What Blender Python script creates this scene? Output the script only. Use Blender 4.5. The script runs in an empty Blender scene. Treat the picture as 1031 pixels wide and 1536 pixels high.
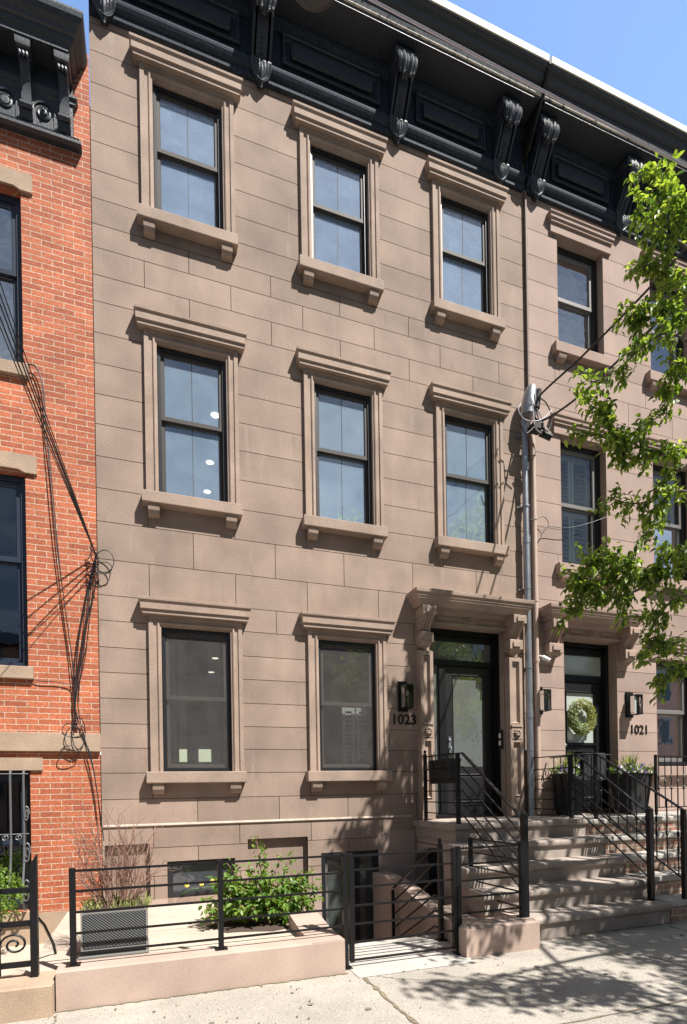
import bpy, bmesh, math, random
from mathutils import Vector, Matrix
random.seed(7)
S = bpy.context.scene
COL = S.collection
# ------------------------------------------------------------------ camera
cam_d = bpy.data.cameras.new('camera'); cam = bpy.data.objects.new('camera', cam_d); COL.objects.link(cam)
CR = Vector((0.943994405, -0.329536090, -0.0167490253)); CU = Vector((0.0155862276, -0.00617037193, 0.999859488)); CF = Vector((0.329593134, 0.944122816, 0.000688572084))
CAM = Vector((0, -6.4, 1.44)); FPX = 818.1
cam.matrix_world = Matrix(((CR.x, CU.x, -CF.x, CAM.x), (CR.y, CU.y, -CF.y, CAM.y), (CR.z, CU.z, -CF.z, CAM.z), (0, 0, 0, 1)))
cam_d.sensor_fit = 'HORIZONTAL'; cam_d.sensor_width = 36; cam_d.lens = FPX / 1031 * 36
cam_d.shift_y = (1184.9 - 768) / 1031; cam_d.clip_start = 0.05; cam_d.clip_end = 500
S.camera = cam
S.render.resolution_x = 687; S.render.resolution_y = 1024
# ------------------------------------------------------------------ sky, sun, exposure
SUN = Vector((0.68, -1.0, 1.80)).normalized()          # towards the sun
W = bpy.data.worlds.new('World'); S.world = W; W.use_nodes = True
wn = W.node_tree.nodes; wl = W.node_tree.links
sky = wn.new('ShaderNodeTexSky'); sky.sky_type = 'NISHITA'; sky.sun_disc = False
sky.sun_elevation = math.asin(SUN.z); sky.sun_rotation = math.atan2(SUN.x, SUN.y)
sky.air_density = 1.0; sky.dust_density = 0.4; sky.ozone_density = 3.0
bgn = wn['Background']; bgn.inputs[1].default_value = 0.06
# thin clouds over the far side of the street (behind the viewer)
tc = wn.new('ShaderNodeTexCoord'); mpc = wn.new('ShaderNodeMapping'); mpc.inputs['Scale'].default_value = (2.2, 2.2, 4.5); wl.new(tc.outputs['Generated'], mpc.inputs[0])
nc = wn.new('ShaderNodeTexNoise'); nc.inputs['Scale'].default_value = 1.6; nc.inputs['Detail'].default_value = 7; nc.inputs['Roughness'].default_value = .6; wl.new(mpc.outputs[0], nc.inputs['Vector'])
rc = wn.new('ShaderNodeMapRange'); rc.inputs[1].default_value = .42; rc.inputs[2].default_value = .72; rc.inputs[4].default_value = .6; wl.new(nc.outputs['Fac'], rc.inputs[0])
sc_ = wn.new('ShaderNodeSeparateXYZ'); wl.new(tc.outputs['Generated'], sc_.inputs[0])
my = wn.new('ShaderNodeMapRange'); my.inputs[1].default_value = .15; my.inputs[2].default_value = -.15; wl.new(sc_.outputs[1], my.inputs[0])
mm = wn.new('ShaderNodeMath'); mm.operation = 'MULTIPLY'; wl.new(rc.outputs[0], mm.inputs[0]); wl.new(my.outputs[0], mm.inputs[1])
mxc = wn.new('ShaderNodeMix'); mxc.data_type = 'RGBA'; mxc.inputs[7].default_value = (15, 15.6, 16.4, 1); wl.new(mm.outputs[0], mxc.inputs[0]); wl.new(sky.outputs[0], mxc.inputs[6])
# deeper sky on the viewer's side, brighter blue behind the houses
gy = wn.new('ShaderNodeMapRange'); gy.interpolation_type = 'SMOOTHSTEP'; gy.inputs[1].default_value = -.15; gy.inputs[2].default_value = .45; gy.inputs[3].default_value = .46; gy.inputs[4].default_value = 2.9; wl.new(sc_.outputs[1], gy.inputs[0])
gs_ = wn.new('ShaderNodeVectorMath'); gs_.operation = 'SCALE'; wl.new(mxc.outputs[2], gs_.inputs[0]); wl.new(gy.outputs[0], gs_.inputs['Scale'])
wl.new(gs_.outputs[0], bgn.inputs[0])
sd = bpy.data.lights.new('sun', 'SUN'); so = bpy.data.objects.new('sun', sd); COL.objects.link(so)
sd.energy = 5.0; sd.angle = math.radians(0.53); sd.color = (1.0, 0.96, 0.90)
so.rotation_euler = (-SUN).to_track_quat('-Z', 'Y').to_euler()
S.view_settings.view_transform = 'Standard'; S.view_settings.look = 'None'
S.view_settings.exposure = 1.0; S.view_settings.gamma = 1

# ------------------------------------------------------------------ materials
def mat(name, col, rough=0.7, metal=0.0, var=0.0, vscale=3.0, bump=0.0, bscale=60.0, spec=0.5, grain=0.0, gscale=150, tint=0.0, coat=0.0):
    m = bpy.data.materials.new(name); m.use_nodes = True
    n = m.node_tree.nodes; l = m.node_tree.links; b = n['Principled BSDF']
    b.inputs['Roughness'].default_value = rough; b.inputs['Metallic'].default_value = metal
    b.inputs['Specular IOR Level'].default_value = spec; b.inputs['Coat Weight'].default_value = coat
    geo = n.new('ShaderNodeNewGeometry')
    rgb = n.new('ShaderNodeRGB'); rgb.outputs[0].default_value = (*col, 1)
    cur = rgb.outputs[0]
    def mult(cur, sc, amt, det=6, stretch=None, lo=0.3, hi=0.7):
        t = n.new('ShaderNodeTexNoise'); t.inputs['Scale'].default_value = sc; t.inputs['Detail'].default_value = det
        src = geo.outputs['Position']
        if stretch:
            mp = n.new('ShaderNodeMapping'); mp.inputs['Scale'].default_value = stretch; l.new(src, mp.inputs[0]); src = mp.outputs[0]
        l.new(src, t.inputs['Vector'])
        r = n.new('ShaderNodeMapRange'); r.inputs[1].default_value = lo; r.inputs[2].default_value = hi
        r.inputs[3].default_value = 1 - amt; r.inputs[4].default_value = 1 + amt; l.new(t.outputs['Fac'], r.inputs[0])
        v = n.new('ShaderNodeVectorMath'); v.operation = 'SCALE'; l.new(cur, v.inputs[0]); l.new(r.outputs[0], v.inputs['Scale'])
        return v.outputs[0]
    if var: cur = mult(cur, vscale, var); cur = mult(cur, 2.2, var * .6, 4, (1.0, 1.0, .25))
    if grain: cur = mult(cur, gscale, grain, 2)
    if tint:
        a = n.new('ShaderNodeAttribute'); a.attribute_name = 'tint'
        r = n.new('ShaderNodeMapRange'); r.inputs[3].default_value = 1 - tint; r.inputs[4].default_value = 1 + tint; l.new(a.outputs['Fac'], r.inputs[0])
        v = n.new('ShaderNodeVectorMath'); v.operation = 'SCALE'; l.new(cur, v.inputs[0]); l.new(r.outputs[0], v.inputs['Scale']); cur = v.outputs[0]
    l.new(cur, b.inputs['Base Color'])
    if bump:
        t = n.new('ShaderNodeTexNoise'); t.inputs['Scale'].default_value = bscale; t.inputs['Detail'].default_value = 5; l.new(geo.outputs['Position'], t.inputs['Vector'])
        bp = n.new('ShaderNodeBump'); bp.inputs['Strength'].default_value = bump; bp.inputs['Distance'].default_value = 0.01
        l.new(t.outputs['Fac'], bp.inputs['Height']); l.new(bp.outputs[0], b.inputs['Normal'])
    return m

def stains(m, sc, lo, hi, col, amt, stretch=(1, 1, 1)):
    """mix weathering patches of another colour into a material"""
    n = m.node_tree.nodes; l = m.node_tree.links; b = n['Principled BSDF']
    src = b.inputs['Base Color'].links[0].from_socket
    geo = n.new('ShaderNodeNewGeometry'); mp = n.new('ShaderNodeMapping'); mp.inputs['Scale'].default_value = stretch; l.new(geo.outputs['Position'], mp.inputs[0])
    t = n.new('ShaderNodeTexNoise'); t.inputs['Scale'].default_value = sc; t.inputs['Detail'].default_value = 8; t.inputs['Roughness'].default_value = .65; l.new(mp.outputs[0], t.inputs['Vector'])
    r = n.new('ShaderNodeMapRange'); r.inputs[1].default_value = lo; r.inputs[2].default_value = hi; r.inputs[4].default_value = amt; l.new(t.outputs['Fac'], r.inputs[0])
    x = n.new('ShaderNodeMix'); x.data_type = 'RGBA'; x.inputs[7].default_value = (*col, 1)
    l.new(r.outputs[0], x.inputs[0]); l.new(src, x.inputs[6]); l.new(x.outputs[2], b.inputs['Base Color'])
    return m

def brickmat(name, c1, c2, mortar, w=0.203, h=0.0605, ms=0.0046):
    m = bpy.data.materials.new(name); m.use_nodes = True
    n = m.node_tree.nodes; l = m.node_tree.links; b = n['Principled BSDF']; b.inputs['Roughness'].default_value = .85
    geo = n.new('ShaderNodeNewGeometry'); sp = n.new('ShaderNodeSeparateXYZ'); l.new(geo.outputs['Position'], sp.inputs[0])
    ad = n.new('ShaderNodeMath'); ad.operation = 'ADD'; l.new(sp.outputs[0], ad.inputs[0]); l.new(sp.outputs[1], ad.inputs[1])
    cb = n.new('ShaderNodeCombineXYZ'); l.new(ad.outputs[0], cb.inputs[0]); l.new(sp.outputs[2], cb.inputs[1])
    no = n.new('ShaderNodeTexNoise'); no.inputs['Scale'].default_value = 9; l.new(geo.outputs['Position'], no.inputs['Vector'])
    vs = n.new('ShaderNodeVectorMath'); vs.operation = 'MULTIPLY_ADD'; vs.inputs[1].default_value = (.006, .006, 0); l.new(no.outputs['Color'], vs.inputs[0]); l.new(cb.outputs[0], vs.inputs[2])
    br = n.new('ShaderNodeTexBrick'); l.new(vs.outputs[0], br.inputs['Vector'])
    br.inputs['Scale'].default_value = 1; br.inputs['Brick Width'].default_value = w; br.inputs['Row Height'].default_value = h
    br.inputs['Mortar Size'].default_value = ms; br.inputs['Mortar Smooth'].default_value = .25; br.inputs['Bias'].default_value = 0
    br.inputs['Color1'].default_value = (*c1, 1); br.inputs['Color2'].default_value = (*c2, 1); br.inputs['Mortar'].default_value = (*mortar, 1)
    t = n.new('ShaderNodeTexNoise'); t.inputs['Scale'].default_value = 45; t.inputs['Detail'].default_value = 6; l.new(geo.outputs['Position'], t.inputs['Vector'])
    r = n.new('ShaderNodeMapRange'); r.inputs[1].default_value = .3; r.inputs[2].default_value = .7; r.inputs[3].default_value = .72; r.inputs[4].default_value = 1.28; l.new(t.outputs['Fac'], r.inputs[0])
    v = n.new('ShaderNodeVectorMath'); v.operation = 'SCALE'; l.new(br.outputs['Color'], v.inputs[0]); l.new(r.outputs[0], v.inputs['Scale'])
    t3 = n.new('ShaderNodeTexNoise'); t3.inputs['Scale'].default_value = 1.7; t3.inputs['Detail'].default_value = 5; l.new(geo.outputs['Position'], t3.inputs['Vector'])
    r3 = n.new('ShaderNodeMapRange'); r3.inputs[1].default_value = .3; r3.inputs[2].default_value = .7; r3.inputs[3].default_value = .78; r3.inputs[4].default_value = 1.15; l.new(t3.outputs['Fac'], r3.inputs[0])
    v3 = n.new('ShaderNodeVectorMath'); v3.operation = 'SCALE'; l.new(v.outputs[0], v3.inputs[0]); l.new(r3.outputs[0], v3.inputs['Scale'])
    l.new(v3.outputs[0], b.inputs['Base Color'])
    iv = n.new('ShaderNodeMath'); iv.operation = 'SUBTRACT'; iv.inputs[0].default_value = 1; l.new(br.outputs['Fac'], iv.inputs[1])
    m2 = n.new('ShaderNodeMath'); m2.operation = 'MULTIPLY_ADD'; m2.inputs[1].default_value = .25; l.new(t.outputs['Fac'], m2.inputs[0]); l.new(iv.outputs[0], m2.inputs[2])
    bp = n.new('ShaderNodeBump'); bp.inputs['Strength'].default_value = .7; bp.inputs['Distance'].default_value = .006; l.new(m2.outputs[0], bp.inputs['Height']); l.new(bp.outputs[0], b.inputs['Normal'])
    return m

def glassmat(name, refl=0.3, tint=(.8, .85, .88), wav=0.02, rough=0.0, wsc=3.0):
    m = bpy.data.materials.new(name); m.use_nodes = True
    n = m.node_tree.nodes; l = m.node_tree.links; n.remove(n['Principled BSDF'])
    out = n['Material Output']; tr = n.new('ShaderNodeBsdfTransparent'); tr.inputs[0].default_value = (*tint, 1)
    gl = n.new('ShaderNodeBsdfGlossy'); gl.inputs['Roughness'].default_value = rough; gl.inputs[0].default_value = (.93, .97, 1, 1)
    fr = n.new('ShaderNodeFresnel'); fr.inputs[0].default_value = 1.5
    a = n.new('ShaderNodeMath'); a.operation = 'ADD'; a.use_clamp = True; a.inputs[1].default_value = refl; l.new(fr.outputs[0], a.inputs[0])
    mx = n.new('ShaderNodeMixShader'); l.new(a.outputs[0], mx.inputs[0]); l.new(tr.outputs[0], mx.inputs[1]); l.new(gl.outputs[0], mx.inputs[2]); l.new(mx.outputs[0], out.inputs[0])
    geo = n.new('ShaderNodeNewGeometry'); t = n.new('ShaderNodeTexNoise'); t.inputs['Scale'].default_value = wsc; t.inputs['Detail'].default_value = 2; l.new(geo.outputs['Position'], t.inputs['Vector'])
    bp = n.new('ShaderNodeBump'); bp.inputs['Strength'].default_value = 1; bp.inputs['Distance'].default_value = wav; l.new(t.outputs['Fac'], bp.inputs['Height'])
    l.new(bp.outputs[0], gl.inputs['Normal'])
    return m

def leafmat(name, c1, c2, tr=0.45):
    m = bpy.data.materials.new(name); m.use_nodes = True
    n = m.node_tree.nodes; l = m.node_tree.links; b = n['Principled BSDF']; out = n['Material Output']
    at = n.new('ShaderNodeAttribute'); at.attribute_name = 'tint'
    x = n.new('ShaderNodeMix'); x.data_type = 'RGBA'; x.inputs[6].default_value = (*c1, 1); x.inputs[7].default_value = (*c2, 1); l.new(at.outputs['Fac'], x.inputs[0])
    l.new(x.outputs[2], b.inputs['Base Color']); b.inputs['Roughness'].default_value = .42; b.inputs['Specular IOR Level'].default_value = .4
    t = n.new('ShaderNodeBsdfTranslucent'); sc = n.new('ShaderNodeVectorMath'); sc.operation = 'MULTIPLY'; sc.inputs[1].default_value = (1.8, 1.8, .6); l.new(x.outputs[2], sc.inputs[0]); l.new(sc.outputs[0], t.inputs[0])
    mx = n.new('ShaderNodeMixShader'); mx.inputs[0].default_value = tr; l.new(b.outputs[0], mx.inputs[1]); l.new(t.outputs[0], mx.inputs[2]); l.new(mx.outputs[0], out.inputs[0])
    return m

def emis(name, col, st):
    m = bpy.data.materials.new(name); m.use_nodes = True; b = m.node_tree.nodes['Principled BSDF']
    b.inputs['Emission Color'].default_value = (*col, 1); b.inputs['Emission Strength'].default_value = st; return m

def frosted(name, col, g=.16):
    m = bpy.data.materials.new(name); m.use_nodes = True; n = m.node_tree.nodes; l = m.node_tree.links; b = n['Principled BSDF']
    b.inputs['Base Color'].default_value = (*col, 1); b.inputs['Roughness'].default_value = .6
    gl = n.new('ShaderNodeBsdfGlossy'); gl.inputs['Roughness'].default_value = .02
    geo = n.new('ShaderNodeNewGeometry'); t = n.new('ShaderNodeTexNoise'); t.inputs['Scale'].default_value = 6; l.new(geo.outputs['Position'], t.inputs['Vector'])
    bp = n.new('ShaderNodeBump'); bp.inputs['Strength'].default_value = 1; bp.inputs['Distance'].default_value = .003; l.new(t.outputs['Fac'], bp.inputs['Height']); l.new(bp.outputs[0], gl.inputs['Normal'])
    fr = n.new('ShaderNodeFresnel'); a = n.new('ShaderNodeMath'); a.operation = 'ADD'; a.inputs[1].default_value = g; l.new(fr.outputs[0], a.inputs[0])
    mx = n.new('ShaderNodeMixShader'); l.new(a.outputs[0], mx.inputs[0]); l.new(b.outputs[0], mx.inputs[1]); l.new(gl.outputs[0], mx.inputs[2]); l.new(mx.outputs[0], n['Material Output'].inputs[0])
    return m
def screenmat(col, lo, hi):
    m = bpy.data.materials.new('insect_screen'); m.use_nodes = True; n = m.node_tree.nodes; l = m.node_tree.links; n.remove(n['Principled BSDF'])
    tr = n.new('ShaderNodeBsdfTransparent'); d = n.new('ShaderNodeBsdfDiffuse'); d.inputs[0].default_value = (*col, 1)
    geo = n.new('ShaderNodeNewGeometry'); t = n.new('ShaderNodeTexNoise'); t.inputs['Scale'].default_value = 5; t.inputs['Detail'].default_value = 5; l.new(geo.outputs['Position'], t.inputs['Vector'])
    r = n.new('ShaderNodeMapRange'); r.inputs[1].default_value = .3; r.inputs[2].default_value = .7; r.inputs[3].default_value = lo; r.inputs[4].default_value = hi; l.new(t.outputs['Fac'], r.inputs[0])
    mx = n.new('ShaderNodeMixShader'); l.new(r.outputs[0], mx.inputs[0]); l.new(tr.outputs[0], mx.inputs[1]); l.new(d.outputs[0], mx.inputs[2]); l.new(mx.outputs[0], n['Material Output'].inputs[0]); return m
SCREEN = screenmat((.15, .14, .135), .26, .36)
SCREENU_SKY = screenmat((.40, .52, .70), .30, .42)  # mesh coloured pale blue to put a milky sky sheen on the glass
SCREENM_SKY = screenmat((.34, .45, .57), .30, .42)  # same sky sheen in the mesh colour, for the middle row
STONE = mat('brownstone', (.284, .209, .166), .9, var=.20, vscale=1.7, bump=.25, bscale=70, grain=.08, gscale=60, tint=.09)
stains(STONE, 2.2, .58, .78, (.40, .33, .28), .6, (3.4, 3.4, .45))
stains(STONE, 3.1, .60, .74, (.15, .105, .08), .42, (1.6, 1.6, .7)); stains(STONE, 1.1, .56, .78, (.18, .13, .10), .35, (1, 1, .8))
STONET = mat('brownstone_trim', (.315, .234, .185), .88, var=.17, vscale=3, bump=.25, bscale=70, grain=.10, gscale=60)
stains(STONET, 5, .6, .8, (.2, .15, .12), .35)
STONE2 = mat('rose_brownstone', (.325, .236, .198), .9, var=.13, vscale=1.6, bump=.25, bscale=70, grain=.08, gscale=60, tint=.11)
stains(STONE2, 2, .58, .8, (.47, .36, .31), .4, (2, 2, .6))
STONE2T = mat('rose_brownstone_trim', (.325, .230, .190), .88, var=.10, vscale=3, bump=.2, bscale=120, grain=.1)
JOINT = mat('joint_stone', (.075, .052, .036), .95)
STUCCO = mat('pink_stucco', (.385, .290, .240), .9, var=.12, vscale=2.5, bump=.3, bscale=160, grain=.08)
stains(STUCCO, 4, .58, .8, (.27, .195, .155), .55, (1, 1, .8))
STEPM = mat('step_stone', (.315, .265, .230), .9, var=.14, vscale=4, bump=.3, bscale=120, grain=.14)
stains(STEPM, 7, .56, .75, (.2, .155, .135), .45)
TAN = mat('tan_stone', (.36, .265, .19), .9, var=.12, vscale=4, bump=.3, bscale=110, grain=.12)
stains(TAN, 6, .55, .78, (.22, .16, .12), .5, (1, 1, .5))
BRICK = brickmat('red_brick', (.47, .138, .062), (.31, .082, .038), (.52, .40, .30))
BRICKOLD = brickmat('worn_brick', (.27, .12, .08), (.36, .24, .18), (.42, .36, .30), .2, .068, .01)
BLACKP = mat('black_gloss_paint', (.020, .026, .036), .45, bump=.35, bscale=90, grain=.3, gscale=30, spec=.6)
BLACKS = mat('black_satin_paint', (.028, .037, .052), .68, bump=.3, bscale=90, grain=.3, gscale=30, spec=.12)  # black raised towards blue-grey to carry the sky's reflection
BLACK = mat('black_metal', (.006, .006, .007), .42, bump=.1, bscale=200, spec=.35)
BLACKM = mat('black_matt', (.014, .014, .015), .7)
FRAME = mat('window_frame_black', (.016, .017, .02), .35)
NAVY = mat('window_frame_navy', (.018, .026, .045), .4)
SASH = mat('window_sash_bronze', (.05, .044, .04), .62, spec=.3)
SASHG = mat('window_sash_grey', (.16, .15, .145), .45)
WHITE = mat('white_paint', (.78, .78, .75), .5)
CREAM = mat('peeling_cream_paint', (.62, .58, .52), .7, var=.2, vscale=25)
stains(CREAM, 18, .55, .62, (.05, .045, .04), .9)
WHITEG = mat('white_gutter', (.75, .72, .62), .55, var=.06)
SHADE = mat('pale_shade', (.72, .76, .78), .9)
SHUT = mat('shutter_white', (.82, .84, .82), .5)
INT = mat('room_dark', (.085, .08, .075), .9)
INTL = mat('room_pale', (.30, .29, .27), .9)
GL_UP = glassmat('window_glass_upper', .50, wav=.0035, wsc=5)
GL_MID = glassmat('window_glass_middle', .52, wav=.002, wsc=4)
GL_H2 = glassmat('window_glass_shuttered', .10, (.9, .93, .94), wav=.002, wsc=4)
GL_LO = glassmat('window_glass_lower', .12, (.7, .72, .72), wav=.001, wsc=3)
GL_FR = frosted('frosted_glass', (.105, .115, .105), .26)
GL_FW = frosted('pale_frosted_glass', (.42, .46, .44), .08)
GALV = mat('galvanised_steel', (.34, .36, .39), .38, .85, var=.12, vscale=9, bump=.1, bscale=40)
TANP = mat('tan_painted_pipe', (.42, .31, .25), .6, var=.1)
BRNP = mat('brown_painted_pipe', (.12, .08, .06), .6, var=.1)
CABLE = mat('black_cable', (.012, .012, .014), .5)
CABLEG = mat('grey_cable', (.45, .42, .46), .5)
SOIL = mat('soil', (.06, .04, .03), 1)
BARK = mat('bark', (.17, .13, .11), .9, var=.25, vscale=20, bump=.5, bscale=40)
TWIG = mat('dry_twig', (.26, .15, .11), .85)
LEAF = leafmat('tree_leaf', (.045, .105, .020), (.34, .43, .10), .42)
LEAFD = leafmat('shrub_leaf', (.055, .14, .02), (.20, .30, .05), .35)
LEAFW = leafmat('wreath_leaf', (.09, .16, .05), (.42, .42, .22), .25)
GRASSM = leafmat('ornamental_grass', (.16, .22, .06), (.40, .42, .18), .3)
PETW = mat('white_petal', (.8, .78, .74), .7); PETP = mat('purple_petal', (.20, .12, .42), .7); PETY = mat('yellow_petal', (.75, .6, .12), .7)
ROADM = mat('asphalt', (.035, .035, .037), .9, var=.15, vscale=4, bump=.4, bscale=80)
PATH = mat('pale_concrete', (.40, .375, .34), .85, var=.1, vscale=3, bump=.25, bscale=70, grain=.08)
stains(PATH, 5, .6, .75, (.3, .27, .23), .5)
YARD = mat('yard_concrete', (.42, .35, .285), .88, var=.1, vscale=3, bump=.3, bscale=60, grain=.08)
stains(YARD, 4, .58, .78, (.33, .26, .21), .5)
WALKM = mat('exposed_aggregate_concrete', (.315, .285, .245), .9, var=.13, vscale=2.5, bump=.5, bscale=45, grain=.12, gscale=70)
stains(WALKM, 1.3, .54, .75, (.31, .27, .22), .6)
# dark and pale pebbles in the pavement
def pebbles(m):
    n = m.node_tree.nodes; l = m.node_tree.links; b = n['Principled BSDF']
    geo = n.new('ShaderNodeNewGeometry')
    for sc, thr, col, amt in ((42, .30, (.11, .095, .08), .8), (60, .34, (.62, .57, .48), .6)):
        v = n.new('ShaderNodeTexVoronoi'); v.inputs['Scale'].default_value = sc; l.new(geo.outputs['Position'], v.inputs['Vector'])
        wn_ = n.new('ShaderNodeSeparateColor'); l.new(v.outputs['Color'], wn_.inputs[0])
        a = n.new('ShaderNodeMath'); a.operation = 'LESS_THAN'; a.inputs[1].default_value = thr * .8; l.new(v.outputs['Distance'], a.inputs[0])
        c = n.new('ShaderNodeMath'); c.operation = 'LESS_THAN'; c.inputs[1].default_value = .33; l.new(wn_.outputs[0], c.inputs[0])
        d = n.new('ShaderNodeMath'); d.operation = 'MULTIPLY'; l.new(a.outputs[0], d.inputs[0]); l.new(c.outputs[0], d.inputs[1])
        e = n.new('ShaderNodeMath'); e.operation = 'MULTIPLY'; e.inputs[1].default_value = amt; l.new(d.outputs[0], e.inputs[0])
        src = b.inputs['Base Color'].links[0].from_socket
        x = n.new('ShaderNodeMix'); x.data_type = 'RGBA'; x.inputs[7].default_value = (*col, 1); l.new(e.outputs[0], x.inputs[0]); l.new(src, x.inputs[6]); l.new(x.outputs[2], b.inputs['Base Color'])
pebbles(WALKM)
GUM = mat('old_gum', (.16, .145, .125), .9)
SEAM = mat('dirt_in_seam', (.17, .135, .09), 1, var=.3, vscale=20)

# ------------------------------------------------------------------ mesh helpers
ORG = {}
class MB:
    def __init__(s): s.v = []; s.f = []; s.t = []
    def add(s, vs, fs, t=None):
        o = len(s.v); s.v += [tuple(v) for v in vs]; s.f += [tuple(i + o for i in f) for f in fs]
        s.t += [t if t is not None else .5] * len(fs); return s
    def box(s, x0, x1, y0, y1, z0, z1, b=0.0):
        if b:
            q = []
            for z, i in ((z0, b), (z0 + b, 0), (z1 - b, 0), (z1, b)):
                q.append([(x0 + i, y0 + i, z), (x1 - i, y0 + i, z), (x1 - i, y1 - i, z), (x0 + i, y1 - i, z)])
            s.rings(q, True, True); return s
        return s.add([(x0, y0, z0), (x1, y0, z0), (x1, y1, z0), (x0, y1, z0), (x0, y0, z1), (x1, y0, z1), (x1, y1, z1), (x0, y1, z1)],
                     [(0, 3, 2, 1), (4, 5, 6, 7), (0, 1, 5, 4), (1, 2, 6, 5), (2, 3, 7, 6), (3, 0, 4, 7)])
    def rings(s, q, cap0=True, cap1=True, closed=True, t=None):
        n = len(q[0]); vs = [p for r in q for p in r]; fs = []
        for i in range(len(q) - 1):
            for j in range(n if closed else n - 1):
                k = (j + 1) % n; fs.append((i * n + j, i * n + k, (i + 1) * n + k, (i + 1) * n + j))
        if cap0: fs.append(tuple(range(n - 1, -1, -1)))
        if cap1: fs.append(tuple((len(q) - 1) * n + j for j in range(n)))
        return s.add(vs, fs, t)
    def tube(s, pts, r, n=8, cap=True):
        pts = [Vector(p) for p in pts]; rr = r if isinstance(r, (list, tuple)) else [r] * len(pts)
        q = []; up = None
        for i, p in enumerate(pts):
            d = (pts[min(i + 1, len(pts) - 1)] - pts[max(i - 1, 0)])
            if d.length < 1e-9: d = Vector((0, 0, 1))
            d.normalize()
            if up is None: up = Vector((0, 0, 1)) if abs(d.z) < .9 else Vector((1, 0, 0))
            a = d.cross(up)
            if a.length < 1e-4: a = d.cross(Vector((.3, 1, .2)))
            a.normalize(); b = a.cross(d).normalized(); up = b
            q.append([p + (a * math.cos(2 * math.pi * k / n) + b * math.sin(2 * math.pi * k / n)) * rr[i] for k in range(n)])
        return s.rings(q, cap, cap)
    def bar(s, p, q, w, h=None):            # square bar between two points
        h = h or w; p = Vector(p); q = Vector(q); d = (q - p).normalized()
        up = Vector((0, 0, 1)) if abs(d.z) < .95 else Vector((0, 1, 0))
        a = d.cross(up).normalized() * w / 2; b = a.cross(d).normalized() * h / 2
        return s.rings([[c + a + b, c - a + b, c - a - b, c + a - b] for c in (p, q)])
    def lathe(s, c, prof, n=16, axis='z', ang=None):
        q = []
        for r, h in prof:
            ring = []
            for k in range(n):
                a = 2 * math.pi * k / n; u, v = r * math.cos(a), r * math.sin(a)
                ring.append((c[0] + u, c[1] + v, c[2] + h) if axis == 'z' else (c[0] + u, c[1] - h, c[2] + v) if axis == 'y' else (c[0] + h, c[1] + u, c[2] + v))
            q.append(ring)
        return s.rings(q)
    def ledge(s, x0, x1, prof, y0=0.0, back=0.0):     # moulding with returned ends; prof = [(depth, z)]
        q = [[(x0 - d, back, z), (x0 - d, y0 - d, z), (x1 + d, y0 - d, z), (x1 + d, back, z)] for d, z in prof]
        return s.rings(q, True, True)
    def run(s, x0, x1, poly):               # extrude (y,z) polygon along x
        return s.rings([[(x0, y, z) for y, z in poly], [(x1, y, z) for y, z in poly]])
    def rund(s, y0, y1, poly):              # extrude (x,z) polygon along y
        return s.rings([[(x, y0, z) for x, z in poly], [(x, y1, z) for x, z in poly]])
    def surround(s, x0, x1, z0, z1, prof, sides=3):   # prof = [(inset, depth towards viewer)]
        q = []
        for w, d in prof:
            a, b, t = x0 + w, x1 - w, z1 - w
            if sides == 3: q.append([(a, -d, z0), (a, -d, t), (b, -d, t), (b, -d, z0)])
            else: q.append([(a, -d, z0 + w), (a, -d, t), (b, -d, t), (b, -d, z0 + w)])
        vs = [p for r in q for p in r]; fs = []
        m = 3 if sides == 3 else 4
        for i in range(len(q) - 1):
            for j in range(m):
                k = (j + 1) % 4; fs.append((i * 4 + j, i * 4 + k, (i + 1) * 4 + k, (i + 1) * 4 + j))
        return s.add(vs, fs)
    def build(s, name, m, parent=None, smooth=False, origin=None):
        org = ORG[parent.name] if parent is not None else Vector(origin or (0, 0, 0))
        me = bpy.data.meshes.new(name); me.from_pydata([tuple(Vector(v) - org) for v in s.v], [], s.f); me.validate()
        if len(me.polygons) == len(s.t) and any(t != .5 for t in s.t):
            a = me.attributes.new('tint', 'FLOAT', 'FACE'); a.data.foreach_set('value', s.t)
        bm = bmesh.new(); bm.from_mesh(me); bmesh.ops.recalc_face_normals(bm, faces=bm.faces) if len(s.f) < 6000 else None; bm.to_mesh(me); bm.free()
        me.materials.append(m)
        if smooth:
            for p in me.polygons: p.use_smooth = True
            try: me.set_sharp_from_angle(angle=math.radians(40))
            except Exception: pass
        o = bpy.data.objects.new(name, me); COL.objects.link(o); ORG[o.name] = org
        if parent is not None: o.parent = parent
        else: o.location = org
        return o

def tag(o, label=None, cat=None, group=None, kind=None):
    if label: o['label'] = label
    if cat: o['category'] = cat
    if group: o['group'] = group
    if kind: o['kind'] = kind
    return o
def thing(name, loc, label, cat, group=None):
    o = bpy.data.objects.new(name, None); COL.objects.link(o); o.location = loc; o.empty_display_size = .1; ORG[o.name] = Vector(loc)
    return tag(o, label, cat, group)
def bx(name, m, parent, *a, b=0.0):
    return MB().box(*a, b=b).build(name, m, parent)
def ray_at(u, v, Y):                       # photo pixel -> point on the plane y=Y (used only to read positions off the survey)
    d = CR * ((u - 515.5) / FPX) + CU * ((1184.9 - v) / FPX) + CF
    return CAM + d * ((Y - CAM.y) / d.y)
def proj(p):
    q = Vector(p) - CAM; z = q.dot(CF)
    if z < .05: return (9e9, 9e9)
    return (515.5 + FPX * q.dot(CR) / z, 1184.9 - FPX * q.dot(CU) / z)
def catenary(a, b, sag, n=24):
    a = Vector(a); b = Vector(b); return [a.lerp(b, i / n) - Vector((0, 0, sag * 4 * (i / n) * (1 - i / n))) for i in range(n + 1)]

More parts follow.
